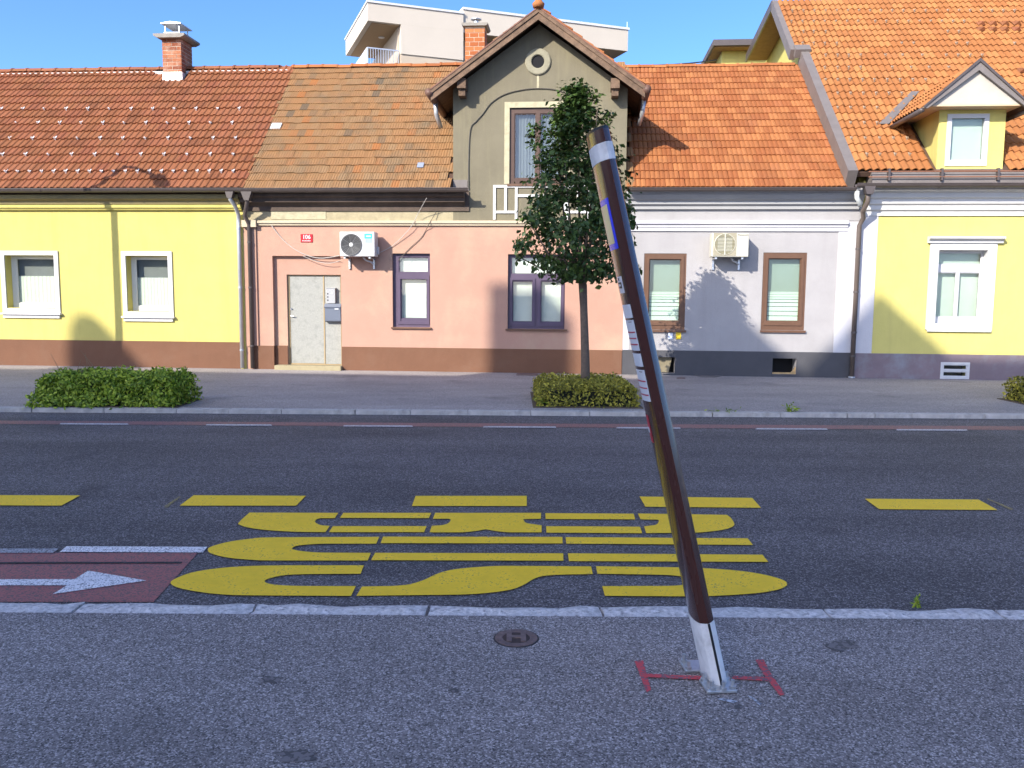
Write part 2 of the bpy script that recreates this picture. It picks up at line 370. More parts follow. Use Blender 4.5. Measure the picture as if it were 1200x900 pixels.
def kerb(name, p0, p1, width, H_, joints, m, amp, label_kind):
    d = (p1 - p0); d.z = 0; d.normalize(); ang = math.atan2(d.y, d.x); nrm = Vector((-d.y, d.x, 0))
    root = bpy.data.objects.new(name, None); link(root, None, Matrix.Translation((p0.x, p0.y, 0)) @ Matrix.Rotation(ang, 4, 'Z')); root['kind'] = 'structure'
    js = [(Vector((x, line_at(p0, p1, x).y, 0)) - Vector((p0.x, p0.y, 0))).dot(d) for x in joints]
    for i in range(len(js) - 1):
        L_ = js[i+1] - js[i]
        b = rough_stone(L_ - 0.012, width, H_, i * 13 + int(width * 1000), amp)
        me = b.mesh('kerb_stone'); me.materials.append(m)
        o = bpy.data.objects.new('kerb_stone', me); link(o, root, Matrix.Translation(((js[i]+js[i+1])/2, width/2, 0)))
    return root
xs = [G(p, 706 + p * 8 / 1200, ZN).x for p in (-105, 98, 300, 503, 704, 965, 1165)]
xs = [xs[0] - k * 0.98 for k in range(14, 0, -1)] + xs + [xs[-1] + k * 1.0 for k in range(1, 14)]
# pavement-side line of the near kerb is nearer the camera: build from there towards the road
kw = (line_at(kn0, kn1, 0) - line_at(km0, km1, 0)).y
kerb('near_kerb', km0, km1, kw, ZN + 0.006, xs, M_kerb, 0.016, 0)
xs = [G(p, 483 + p * 8 / 1200, 0).x for p in (-110, -28, 37, 122, 207, 268, 330, 416, 481, 548, 622, 691, 760, 835, 915, 993, 1025, 1069, 1154)]
xs = [xs[0] - k * 0.9 for k in range(14, 0, -1)] + xs + [xs[-1] + k * 0.95 for k in range(1, 14)]
kerb('far_kerb', kf0, kf1, KFW, ZF + 0.004, xs, M_kerbf, 0.008, 0)

# ---- road markings
def zpts(o, sc, pts): return [(o[0] + x / sc, o[1] + y / sc) for x, y in pts]
def smooth_poly(pts, it=1):
    for _ in range(it):
        q = []
        for i in range(len(pts)):
            a, b = Vector(pts[i]), Vector(pts[(i + 1) % len(pts)]); p0 = Vector(pts[i - 1])
            q.append(tuple(a)); 
        pts = q
    return pts
def marking(name, pix, m, z=0.004, label=None, parent=None):
    parent = parent or road
    b = MB(); w3 = [G(x, y, 0) for x, y in pix]
    b.add([(p.x, p.y, z) for p in w3], [tuple(range(len(w3)))])
    W = WM[parent.name]; me = bpy.data.meshes.new(name)
    import bmesh
    bm = bmesh.new(); vs_ = [bm.verts.new(v) for v in b.v]; f = bm.faces.new(vs_); bmesh.ops.triangulate(bm, faces=[f]); bmesh.ops.recalc_face_normals(bm, faces=bm.faces)
    for f in bm.faces:
        if f.normal.z < 0: f.normal_flip()
    bm.to_mesh(me); bm.free(); me.materials.append(m)
    o = bpy.data.objects.new(name, me); link(o, parent)
    if label: o['label'] = label
    return o
def spline(pts, flags):
    """round the corners flagged 1 with Catmull-Rom points"""
    out = []; n = len(pts)
    for i in range(n):
        a, b = pts[i], pts[(i + 1) % n]; out.append(a)
        if flags[i] and flags[(i + 1) % n]:
            p, q = pts[i - 1], pts[(i + 2) % n]
            for t in (0.25, 0.5, 0.75):
                out.append(tuple(0.5 * ((2 * b0) + (c - a0) * t + (2 * a0 - 5 * b0 + 4 * c - d0) * t * t + (-a0 + 3 * b0 - 3 * c + d0) * t ** 3) for a0, b0, c, d0 in zip(p, a, b, q)))
    return out
Z3, Z4, Z2 = ((200, 560), 10 / 3.0), ((560, 560), 1200 / 380.0), ((400, 400), 3.0)
bus = [
 ('B', Z3, [(308,139),(655,140),(641,161),(585,161),(564,172),(572,182),(592,189),(622,191),(605,216),(500,215),(380,208),(300,197),(268,186),(264,181),(275,168)], [0,0,0,1,1,1,1,0,0,1,1,1,1,1,0]),
 ('B', Z3, [(675,140),(1018,140),(1008,161),(661,160)], 0), ('B', Z3, [(634,192),(1000,192),(990,216),(618,216)], 0),
 ('B', Z2, [(330,606),(702,606),(702,627),(645,628),(643,635),(655,643),(704,650),(704,675),(600,675),(540,670),(508,664),(475,670),(420,675),(310,675),(318,652),(350,650),(375,643),(384,632),(375,627),(322,627)], [0,0,0,1,1,1,0,0,1,1,0,1,1,0,0,1,1,1,1,0]),
 ('B', Z2, [(717,607),(1028,609),(1033,629),(718,628)], 0), ('B', Z2, [(720,653),(1050,655),(1058,678),(721,676)], 0),
 ('B', Z4, [(592,135),(922,140),(935,150),(948,170),(945,182),(915,194),(850,203),(780,207),(623,208),(615,183),(655,178),(668,168),(664,158),(602,157)], [0,0,1,1,1,1,1,1,0,0,1,1,1,0]),
 ('U', Z3, [(815,234),(400,236),(300,243),(220,255),(160,272),(145,285),(160,300),(220,315),(300,323),(400,327),(770,327),(782,297),(600,296),(520,291),(480,284),(474,280),(490,270),(540,264),(620,261),(803,261)], [0,1,1,1,1,1,1,1,1,1,0,0,1,1,1,1,1,1,1,0]),
 ('U', Z2, [(147,690),(777,691),(778,714),(138,713)], 0), ('U', Z2, [(119,747),(780,749),(781,775),(104,773)], 0),
 ('U', Z4, [(325,223),(998,227),(1018,252),(327,247)], 0), ('U', Z4, [(333,283),(1053,288),(1075,315),(337,312)], 0),
 ('S', Z3, [(755,346),(742,379),(560,380),(450,384),(390,396),(367,407),(385,418),(450,425),(560,427),(723,427),(705,466),(350,464),(200,460),(80,445),(20,430),(0,415),(15,400),(80,375),(180,358),(300,349),(450,346)], [0,0,1,1,1,1,1,1,1,0,0,1,1,1,1,1,1,1,1,1,1]),
 ('S', Z2, [(73,866),(180,864),(240,858),(290,843),(340,820),(400,805),(500,796),(600,793),(878,795),(884,822),(780,824),(710,829),(675,840),(645,858),(600,876),(520,888),(400,895),(53,899)], [0,1,1,1,1,1,1,1,0,0,1,1,1,1,1,1,1,0]),
 ('S', Z4, [(437,331),(740,335),(900,342),(1020,355),(1110,375),(1145,395),(1120,415),(1040,430),(900,440),(760,443),(470,441),(460,405),(700,404),(770,398),(800,386),(780,374),(720,365),(640,362),(442,359)], [0,1,1,1,1,1,1,1,1,1,0,0,1,1,1,1,1,1,0]),
]
for ch, (o0, sc), pts, fl in bus:
    pp = zpts(o0, sc, pts)
    if fl: pp = spline(pp, fl)
    marking('letter_piece', pp, M_yellow, 0.008, f'yellow stencil piece of the painted letter {ch}')
for q in ([(-62,581),(94,581.5),(72,593.5),(-88,593)], zpts(Z3[0], Z3[1], [(90,71),(528,73),(490,112),(35,112)]), zpts(Z2[0], 3, [(261,546),(652,546),(652,582),(248,582)]),
          zpts(Z4[0], Z4[1], [(598,72),(1015,77),(1048,114),(620,110)]), zpts((800,400), 3, [(640,556),(1040,559),(1107,596),(690,593)]), [(1282,587),(1420,588),(1452,600),(1302,599)]):
    marking('yellow_dash', q, M_yellow, 0.008)
for x0, x1 in ((-100,-20),(70,150),(241,318),(402,483),(566,651),(722,797),(885,969),(1050,1133),(1212,1300)):
    y = 495.3 + (x0 + x1) / 2 * 0.0072
    marking('white_dash', [(x0+1,y+.3),(x1,y+.7),(x1+1,y+2.3),(x0,y+1.9)], M_whitef, 0.008)
marking('red_line', [(-400,491),(1600,502),(1600,506.8),(-400,494.6)], M_redline, 0.004)
marking('cycle_surface', [(-500,648.4),(232,648.4),(180,706),(-600,706)], M_red, 0.004, 'worn dark red cycle lane surfacing')
marking('white_line', [(78,641.3),(243,642),(238,648.6),(70,648)], M_white, 0.008)
marking('white_line', [(-500,644),(69,644),(62,649),(-520,649)], M_whiteold, 0.008, 'nearly worn away white lane line')
marking('arrow', zpts((0,600), 3, [(-300,241),(262,240),(310,210),(515,245),(185,293),(235,262),(-310,262)]), M_white, 0.008, 'white direction arrow pointing along the cycle lane')
marking('joint_seal', [(-500,661),(214,659.5),(213,661.3),(-500,663)], asphalt_mat('sealant', (0.03,0.03,0.032),(0.06,0.06,0.06),(0.015,0.015,0.015),80), 0.008)
M_scuff = paint_mat('yellow_scuff', (0.40, 0.30, 0.05), ROAD_C, 0.85)
marking('paint_scuff', [(192,594),(210,582),(212,582.5),(195,596)], M_scuff, 0.004)
marking('paint_scuff', [(1156,585),(1159,585),(1188,597),(1184,598)], M_scuff, 0.004)

# spray marks on the near pavement
def pmark(name, pix, m, z, label=None):
    w3 = [G(x, y, ZN) for x, y in pix]; me = bpy.data.meshes.new(name); me.from_pydata([(p.x, p.y, z) for p in w3], [], [tuple(range(len(w3)))])
    if me.polygons[0].normal.z < 0: me.flip_normals()
    me.materials.append(m); o = bpy.data.objects.new(name, me); link(o, near_pavement)
    if label: o['label'] = label
    return o
def Z7(pts): return [(720 + x / 5, 700 + y / 5) for x, y in pts]
pmark('spray_stroke', Z7([(118,378),(168,374),(185,440),(215,545),(188,562),(165,500)]), M_spray, ZN + .004, 'left red sprayed bar across the mark')
pmark('spray_stroke', Z7([(185,452),(240,456),(380,464),(530,468),(530,490),(380,484),(240,476),(190,476)]), M_spray, ZN + .006)
pmark('spray_stroke', Z7([(690,466),(780,470),(895,474),(900,498),(780,490),(690,484)]), M_spray, ZN + .006)
pmark('spray_stroke', Z7([(826,370),(872,366),(910,440),(950,500),(1002,574),(968,580),(915,510),(870,450)]), M_spray, ZN + .004, 'right red sprayed bar across the mark')
M_scratch = paint_mat('scratch', (0.55, 0.56, 0.60), (0.12, 0.12, 0.14), 0.55, 85)
pmark('scratch', Z7([(780,580),(805,585),(866,630),(850,636)]), M_scratch, ZN + .004)
pmark('scratch', Z7([(600,600),(640,596),(720,612),(700,625)]), M_scratch, ZN + .004)

M_stain = paint_mat('pavement_stain', (0.085, 0.075, 0.07), (0.21, 0.18, 0.17), 0.62, 60)
for cx_, cy_, rx_, ry_, sd_ in ((347, 886, 26, 9, 1), (985, 757, 20, 7, 2), (318, 797, 13, 5, 3), (865, 829, 6, 3, 4), (532, 809, 7, 3, 5)):
    rq = random.Random(sd_)
    pmark('stain', [(cx_ + rx_ * math.cos(a) * f_, cy_ + ry_ * math.sin(a) * f_) for a, f_ in [(2 * math.pi * k / 18, rq.uniform(.6, 1.15)) for k in range(18)]], M_stain, ZN + .0025)
# ------------------------------------------------------------------ facade pixel helpers
def Fp(px, py, n=0.0):
    d = FMI.to_3x3() @ ray(px, py); o = FMI @ CAM
    t = (n - o.y) / d.y; return o + d * t
def FR(x0, y0, x1, y1, n=0.0):
    xm, ym = (x0 + x1) / 2, (y0 + y1) / 2
    return Fp(x0, ym, n).x, Fp(x1, ym, n).x, Fp(xm, y1, n).z, Fp(xm, y0, n).z
def fz(py, px=600, n=0.0): return Fp(px, py, n).z
def fs(px, py=330, n=0.0): return Fp(px, py, n).x
#HOUSES
# ------------------------------------------------------------------ house building kit
NE = -0.30
ZE, TAN = 4.03, 0.965
def roof_frame(s0, ne, ze, tan):
    th = math.atan(tan); t = Vector((0, math.cos(th), math.sin(th))); h = Vector((0, -math.sin(th), math.cos(th))); s_ = Vector((1, 0, 0))
    M = Matrix((s_, t, h)).transposed().to_4x4(); M.translation = (s0, ne, ze); return FM @ M
def roof_pt(px, py, ne, ze, tan):
    d = FMI.to_3x3() @ ray(px, py); o = FMI @ CAM
    t = (ze - o.z + (o.y - ne) * tan) / (d.z - d.y * tan); return o + d * t
def tile_mesh(name, prof, L_, lift, thick, m):
    k = len(prof); vs = [(x, 0, h + lift) for x, h in prof] + [(x, L_, h) for x, h in prof] + [(x, 0.004, h + lift - thick) for x, h in prof]
    fs_ = [(i, i + 1, i + 1 + k, i + k) for i in range(k - 1)] + [(i, i + 2 * k, i + 1 + 2 * k, i + 1) for i in range(k - 1)]
    fs_ += [(0, k, 2 * k), (k - 1, 3 * k - 1, 2 * k - 1)]
    me = bpy.data.meshes.new(name); me.from_pydata(vs, [], fs_); me.materials.append(m); me.update(); return me, vs, fs_
def lay_tiles(roof, tm, m, w_, l_, x0, x1, T, keep=None, limit=300, jit=0.004, stagger=0.0, seed=1, name='tile', margin=90):
    """tiles as single objects for those showing largest, the remainder joined as one part"""
    me, vs, fs_ = tm; rnd = random.Random(seed); W = WM[roof.name]; cand = []
    nrow = int(T / l_) + 1
    for j in range(nrow):
        ox = (j % 2) * stagger; i = 0; row_dx = rnd.uniform(-1, 1) * jit; row_dt = rnd.uniform(-1, 1) * jit
        x = x0 + ox
        while x < x1 - w_ * 0.3:
            t = j * l_
            if t + l_ * 0.4 <= T and (keep is None or keep(x + w_ / 2, t + l_ / 2)):
                px, py = proj(W @ Vector((x + w_ / 2, t + l_ / 2, 0)))
                inside = -5 < px < 1205 and py > -12
                if -margin < px < 1200 + margin and py > -60:
                    cand.append((0 if inside else 1, j, abs(px - 600), x + row_dx + rnd.uniform(-1, 1) * jit * .6, t + row_dt + rnd.uniform(-1, 1) * jit, rnd.uniform(-1, 1) * jit * 2.2, rnd.uniform(0, 1) * jit * 1.2))
            x += w_; i += 1
    cand.sort()
    for c in cand[:limit]:
        o = bpy.data.objects.new(name, me)
        link(o, roof, Matrix.Translation((c[3], c[4], 0.004 + c[6])) @ Matrix.Rotation(c[5], 4, 'Z'))
    rest = cand[limit:]
    if rest:
        v = np.array(vs); k = len(v); V = []; F = []
        for q, c in enumerate(rest):
            V.append(v + np.array((c[3], c[4], 0.004 + c[6]))); F += [tuple(i + q * k for i in f) for f in fs_]
        m2 = bpy.data.meshes.new('tile_field'); m2.from_pydata([tuple(p) for p in np.concatenate(V)], [], F); m2.materials.append(m); m2.update()
        o = bpy.data.objects.new('tile_field', m2); link(o, roof); o['kind'] = 'stuff'
    return len(cand)
def wave(w_, n_, amp, seg=6, p=1.0):
    k = n_ * seg; out = []
    for i in range(k + 1):
        c = 0.5 - 0.5 * math.cos(2 * math.pi * i / seg); out.append((w_ * i / k, amp * (c ** p)))
    return out
def win(house, rect, n, m, cells, glass=None, depth=0.06, pane_n=0.03, bevel=0.006, label=None):
    s0, s1, z0, z1 = rect
    hs = [(s0 + (s1 - s0) * a, s0 + (s1 - s0) * b, z0 + (z1 - z0) * c, z0 + (z1 - z0) * d) for a, b, c, d in cells]
    wo = MB().plate(s0, s1, z0, z1, hs, n, n + depth).build('window', m, house, bevel=0)
    for h in hs:
        MB().box(h[0] - .008, h[1] + .008, n + pane_n, n + pane_n + 0.006, h[2] - .008, h[3] + .008).build('pane', glass or M_glass, wo)
        # glazing bead: a thin inner profile, set back, gives the frame its second step
        b = 0.018
        MB().plate(h[0] + .001, h[1] - .001, h[2] + .001, h[3] - .001, [(h[0] + b, h[1] - b, h[2] + b, h[3] - b)], n + 0.016, n + pane_n - 0.002).build('glazing_bead', m, wo)
    if label: wo['label'] = label
    return wo, hs
def blind(wo, h, n, m, pitch=0.025, tilt=0.9):
    b = MB(); z = h[2] + pitch / 2
    while z < h[3]:
        dz = pitch * 0.46; dn = pitch * 0.28
        b.add([(h[0], n - dn * tilt, z - dz), (h[1], n - dn * tilt, z - dz), (h[1], n + dn * tilt, z + dz), (h[0], n + dn * tilt, z + dz)], [(0, 1, 2, 3)]); z += pitch
    return b.build('blind', m, wo)
def curtain(wo, h, n, m, folds=9, amp=0.02, name='curtain'):
    b = MB(); k = folds * 6; vs = []
    for i in range(k + 1):
        s_ = h[0] + (h[1] - h[0]) * i / k; a = amp * math.sin(2 * math.pi * i / 6 + 0.6 * math.sin(i * .7))
        vs += [(s_, n + a, h[2]), (s_, n + a * .7, h[3])]
    b.add(vs, [(2 * i, 2 * i + 2, 2 * i + 3, 2 * i + 1) for i in range(k)]); return b.build(name, m, wo, smooth=True)
def gutter(house, s0, s1, n, z, r, m, brackets=True):
    arc = [(n - r * math.cos(a), z - r * math.sin(a)) for a in [math.pi * i / 10 for i in range(11)]]
    arc2 = [(n - (r - .008) * math.cos(a), z - (r - .008) * math.sin(a)) for a in [math.pi * i / 10 for i in range(10, -1, -1)]]
    b = MB().prism(arc + arc2, s0, s1, 's'); b.tube([(s0, n - r, z), (s1, n - r, z)], 0.012, 6)
    g = b.build('gutter', m, house)
    if brackets:
        k = int((s1 - s0) / 1.0)
        for i in range(k):
            s_ = s0 + (i + .5) * (s1 - s0) / k
            a3 = [(n - (r + .006) * math.cos(a), z - (r + .006) * math.sin(a)) for a in [math.pi * i / 10 for i in range(11)]]
            bb = MB(); bb.prism(a3 + arc2[::1], s_ - .012, s_ + .012, 's'); bb.build('bracket', m, g)
    return g
def shell(house, s0, s1, n1, z1, m, tan_front_ridge=None):
    """side and rear walls with gable tops"""
    b = MB()
    nr, zr = tan_front_ridge
    poly = [(0.30, 0), (n1, 0), (n1, z1), (nr, zr - 0.15), (0.30, z1)]
    b.prism(poly, s0, s0 + 0.25, 's'); b.prism(poly, s1 - 0.25, s1, 's')
    b.box(s0 + .25, s1 - .25, n1 - .25, n1, 0, z1)
    return b.build('rear_wall', m, house)
def slab(house, s0, s1, ne, ze, tan, D, m, name='roof', th=0.12):
    Mx = roof_frame(s0, ne, ze, tan); T = D * math.sqrt(1 + tan * tan)
    b = MB().box(0, s1 - s0, 0, T, -th, -0.015)
    W = WM[house.name]; me = b.mesh(name); me.materials.append(m)
    o = bpy.data.objects.new(name, me); link(o, house, W.inverted() @ Mx); return o, T
def rear_slab(house, s0, s1, nr, zr, ne, ze, m):
    MB().prism([(nr, zr), (ne, ze), (ne, ze - .12), (nr, zr - .12)], s0, s1, 's').build('rear_roof', m, house)
def text_mesh(body, size, m, M, parent, name='lettering', extrude=0.001, bold=0.0, align='CENTER'):
    cu = bpy.data.curves.new('t', 'FONT'); cu.body = body; cu.size = size; cu.extrude = extrude; cu.offset = bold; cu.align_x = align; cu.align_y = 'CENTER'; cu.resolution_u = 3
    to = bpy.data.objects.new('t', cu); C.objects.link(to); dg = bpy.context.evaluated_depsgraph_get()
    me = bpy.data.meshes.new_from_object(to.evaluated_get(dg)); bpy.data.objects.remove(to); bpy.data.curves.remove(cu)
    me.materials.clear(); me.materials.append(m); o = bpy.data.objects.new(name, me)
    link(o, parent, WM[parent.name].inverted() @ M); return o
def wall_text_frame(s, n, z): return FM @ Matrix.Translation((s, n, z)) @ Matrix.Rotation(R(90), 4, 'X')
def brick_stack(parent, s0, s1, n0, n1, z0, z1, m_brick, m_mortar, bw=0.24, bh=0.075, name='brickwork'):
    """chimney shaft: mortar core with bricks standing proud, each about five pixels in the photograph"""
    core = MB().box(s0 + .006, s1 - .006, n0 + .006, n1 - .006, z0, z1).build('mortar', m_mortar, parent)
    b = MB(); z = z0; j = 0; rnd = random.Random(int(abs(s0) * 100))
    while z + bh <= z1 + .01:
        for face in range(4):
            L0, L1 = (s0, s1) if face in (0, 2) else (n0, n1)
            x = L0 - (bw / 2 if j % 2 else 0)
            while x < L1 - .01:
                a, c = max(L0, x + .006), min(L1, x + bw - .006)
                if c - a > .03:
                    o = rnd.uniform(-.003, .003); zz0, zz1 = z + .006, z + bh - .006
                    if face == 0: b.box(a, c, n0 - o, n0 + .03, zz0, zz1)
                    elif face == 2: b.box(a, c, n1 - .03, n1 + o, zz0, zz1)
                    elif face == 1: b.box(s1 - .03, s1 + o, a, c, zz0, zz1)
                    else: b.box(s0 - o, s0 + .03, a, c, zz0, zz1)
                x += bw
        z += bh; j += 1
    o = b.build(name, m_brick, parent); o['kind'] = 'stuff'; return o

def mix(a, b, t): return tuple(x + (y - x) * t for x, y in zip(a, b))
T1 = (0.36, 0.145, 0.066); T3 = (0.42, 0.155, 0.058); T4 = (0.45, 0.185, 0.066)
M_t1 = tile_mat('red_brown_tiles', [(0, mix(T1, (0.2, .07, .04), .5)), (0.3, T1), (0.7, mix(T1, (.45, .17, .09), .5)), (1, mix(T1, (.30, .10, .06), .6))], dirt_amt=0.25)
M_t2 = tile_mat('old_mixed_tiles', [(0, (0.20, 0.15, 0.10)), (0.02, (0.30, 0.19, 0.105)), (0.07, (0.37, 0.21, 0.10)), (0.50, (0.42, 0.225, 0.10)), (0.85, (0.38, 0.235, 0.12)), (0.97, (0.43, 0.21, 0.09)), (1, (0.49, 0.20, 0.07))], dirt=(0.13, 0.11, 0.075), dirt_amt=0.75, dscale=0.9)
M_t3 = tile_mat('orange_tiles', [(0, mix(T3, (0.42, .13, .05), .4)), (0.4, T3), (0.8, mix(T3, (.75, .32, .12), .4)), (1, mix(T3, (.5, .18, .08), .5))], dirt_amt=0.18)
M_t4 = tile_mat('pale_orange_tiles', [(0, mix(T4, (0.42, .15, .05), .4)), (0.4, T4), (0.8, mix(T4, (.72, .34, .12), .4)), (1, mix(T4, (.5, .2, .08), .4))], dirt_amt=0.12)
M_under = mat('roof_underlay', (0.08, 0.045, 0.03), 0.95)
M_brick = tile_mat('chimney_bricks', [(0, (0.30, 0.09, 0.045)), (0.5, (0.44, 0.15, 0.07)), (1, (0.55, 0.22, 0.11))], dirt=(.6, .5, .4), dirt_amt=0.35, dscale=5)
M_brick2 = tile_mat('orange_bricks', [(0, (0.46, 0.14, 0.05)), (0.5, (0.58, 0.20, 0.07)), (1, (0.62, 0.26, 0.11))], dirt_amt=0.2, dscale=5)
M_mortar = mat('mortar', (0.55, 0.48, 0.38), 0.95, 0.15, 12)
M_conc = mat('concrete_cap', (0.25, 0.23, 0.20), 0.9, 0.2, 8, bump=0.3)

sB12, sB23, sB34 = fs(289, 425), fs(729, 425), fs(1001, 430)
NR = 3.3; ZR = ZE + (NR - NE) * TAN; RD = NR - NE

# ------------------------------------------------------------------ house 1: long yellow house
h1 = thing('yellow_house', at_f(-9.5, 0, 0), 'long low yellow house with brown plinth and red-brown tiled roof', 'house')
S0 = -19.0
M_y1 = plaster('yellow_plaster', (0.85, 0.73, 0.22), stain=(0.60, 0.49, 0.16), stain_amt=0.4, stain_scale=0.7, streak=True)
M_plb = plaster('brown_plinth', (0.25, 0.125, 0.075), var=0.1, stain=(0.30, 0.18, 0.12), stain_amt=.3, stain_scale=2)
w1 = FR(2.5, 294, 70, 372); w2 = FR(144, 294.5, 203, 376)
z_pl = fz(399, 120); zc1 = fz(246.5, 120)
def inset(r, a, b=None, c=None, d=None):
    b = a if b is None else b; c = a if c is None else c; d = a if d is None else d
    return (r[0] + a, r[1] - b, r[2] + c, r[3] - d)
sur = 0.11
holes1 = []
rects1 = []
for r_ in (w1, w2): rects1.append((r_[0], r_[1], r_[2] + 0.11, r_[3]))
off_w = [(rects1[0][0] - k * 2.55, rects1[0][1] - k * 2.55, rects1[0][2], rects1[0][3]) for k in (1, 2)]
allw1 = rects1 + off_w
MB().plate(S0, sB12, 0, ZE + .1, [inset(r_, sur) for r_ in allw1], 0, 0.34).build('wall', M_y1, h1)
MB().box(S0, sB12 - 0.14, -0.022, 0.10, 0, z_pl).build('plinth', M_plb, h1)
shell(h1, S0, sB12 - .001, 7.2, ZE - .05, M_y1, (NR, ZR))
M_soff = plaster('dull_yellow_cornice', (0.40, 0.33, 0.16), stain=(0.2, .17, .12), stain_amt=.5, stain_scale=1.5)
zc0 = zc1 + 0.0
MB().prism([(-0.003, zc0), (-.06, zc0), (-.09, zc0 + .05), (-.11, zc0 + .05), (-.11, zc0 + .12), (-.003, zc0 + .12)], S0, sB12 - .004, 's').build('cornice', M_y1, h1)
MB().prism([(-0.003, zc0 + .125), (-.13, zc0 + .125), (-.15, zc0 + .19), (-.24, zc0 + .23), (-.26, zc0 + .32), (-.003, zc0 + .32)], S0, sB12 - .004, 's').build('eaves_board', M_soff, h1)
M_cream = mat('cream_window', (0.72, 0.70, 0.62), 0.5, 0.04)
for i, r_ in enumerate(allw1):
    hin = inset(r_, sur)
    glassr = inset(hin, 0.0)
    cells = [(0.10, 0.93, 0.085, 0.955)]
    wo, hs = win(h1, glassr, 0.20, M_cream, cells, M_glass)
    MB().plate(r_[0], r_[1], r_[2] - 0.003, r_[3], [inset(r_, sur - .012)], -0.03, 0.19).build('surround', M_wpaint, wo, bevel=.006)
    MB().box(r_[0] - .03, r_[1] + .03, -0.09, 0.0, r_[2] - 0.045, r_[2] - 0.006).build('sill', M_wpaint, wo, bevel=.006)
    MB().box(r_[0] + .01, r_[1] - .02, -0.045, 0.0, r_[2] - 0.12, r_[2] - 0.047).build('apron', M_wpaint, wo)
    h = hs[0]; zt = h[2] + (h[3] - h[2]) * 0.60; zm = h[0] + (h[1] - h[0]) * .44
    curtain(wo, (h[0] + .01, h[1] - .01, h[2] + .005, zt), 0.262, M_curtain, 10, 0.008)
    MB().box(h[0], h[1], 0.262, 0.27, zt, zt + .012).build('curtain_rod', M_wpaint, wo)
    MB().box(h[0] - .1, h[1] + .1, 0.33, 0.338, h[2] - .1, h[3] + .1).build('room_backing', mat('grey_inner_blind', (.22, .22, .22), .9, .1), wo)
roof1, T_ = slab(h1, S0, sB12 + .06, NE, ZE, TAN, RD, M_under)
rear_slab(h1, S0, sB12 + .06, NR, ZR - .01, 7.5, ZE - .1, M_t1)
p1 = [(0, .0), (.015, .012), (.03, .026), (.055, .035), (.08, .026), (.095, .010), (.15, .002), (.155, .0), (.17, .012), (.185, .026), (.21, .035), (.235, .026), (.25, .010), (.305, .002)]
tm1 = tile_mesh('tile', p1, 0.40, 0.050, 0.034, M_t1)
ch_px = [(189, 215)]
def keep1(x, t):
    p = WM[roof1.name] @ Vector((x, t, 0)); px, py = proj(p); return not (189 < px < 221 and py < 94)
lay_tiles(roof1, tm1, M_t1, 0.305, 0.312, 0, sB12 + .06 - S0, T_, keep1, 300, 0.003, 0, 3, margin=150)
# ridge tiles
def ridge(roof_house, s0, s1, n, z, m, L_=0.36, r=0.11, name='ridge_tile', margin=60, jit=0.006, flat=0.75, collar=None):
    k = int((s1 - s0) / L_); rnd = random.Random(5)
    prof = [(r * math.cos(a), r * flat * math.sin(a)) for a in [math.pi * i / 8 for i in range(9)]]
    b = MB(); b.prism(prof + [(q[0] * .85, q[1] * .85 - .004) for q in prof[::-1]], 0, L_ * 1.03, 's')
    b.prism([(q[0] * 1.12, q[1] * 1.12) for q in prof] + [(q[0] * 1.0, q[1] * 1.0 - .004) for q in prof[::-1]], 0, L_ * 0.13, 's')
    me = b.mesh(name); me.materials.append(m); W = WM[roof_house.name]
    for i in range(k):
        s_ = s0 + i * L_
        px, _ = proj(FM @ Vector((s_, n, z)))
        if not (-margin < px < 1200 + margin): continue
        o = bpy.data.objects.new(name, me)
        link(o, roof_house, W.inverted() @ FM @ Matrix.Translation((s_, n, z + rnd.uniform(-jit, jit))) @ Matrix.Rotation(rnd.uniform(-jit, jit), 4, 'Y'))
ridge(roof1, -17.5, sB12 + .05, NR, ZR - .015, M_t1, 0.40, 0.12)
MB().box(-18, sB12, NR - .16, NR - .10, ZR - .15, ZR - .075).build('ridge_mortar', M_wpaint, roof1)
def guard_mesh(m):
    b = MB(); b.box(-.014, .014, 0, .014, 0.0, .085); b.box(-.014, .014, .014, .11, .03, .04); b.box(-.020, .020, -.004, .0, .05, .085)
    me = b.mesh('snow_guard'); me.materials.append(m); return me
gm = guard_mesh(mat('white_guard', (.7, .7, .7), .4))
def guards(roof, rows, ne, ze, tan, me):
    W = WM[roof.name]
    for (y, x0, dx, x1, slope) in rows:
        x = x0
        while x < x1:
            p = W.inverted() @ (FM @ roof_pt(x, y + slope * x, ne, ze, tan)); o = bpy.data.objects.new('snow_guard', me)
            link(o, roof, Matrix.Translation((p.x, p.y, 0.03))); x += dx
guards(roof1, [(131, -48, 25.3, 285, 0), (147.5, -55, 25.2, 283, 0), (165.5, -40, 26.4, 283, 0), (184.5, -50, 27, 285, 0), (204.5, -48, 14, 285, 0)], NE, ZE, TAN, gm)
gutter(h1, S0, fs(283, 226, NE), NE - .10, ZE + .005, 0.075, M_gutter)
pz = Fp(270, 231, NE - .08); pw = Fp(284, 425, -.07)
dp = MB(); dp.tube([(pz.x, NE - .09, ZE - .07), (pz.x, NE - .09, ZE - .22), (pz.x + .05, NE + .02, ZE - .34), (pw.x - .0, -.075, ZE - .52), (pw.x, -.075, ZE - .7), (pw.x, -.075, 0.09)], 0.045, 12)
d1 = dp.build('downpipe', M_zinc, h1, smooth=True)
for z_ in (0.5, 1.9, 3.2): MB().lathe((pw.x, -.075, z_), [(.045, -.02), (.052, -.02), (.052, .02), (.045, .02)], 14).build('pipe_clip', M_steel, d1)
MB().prism([(pz.x - .09, ZE - .06), (pz.x + .09, ZE - .06), (pz.x + .05, ZE - .2), (pz.x - .05, ZE - .2)], NE - .15, NE - .03).build('hopper', M_gutter, d1)
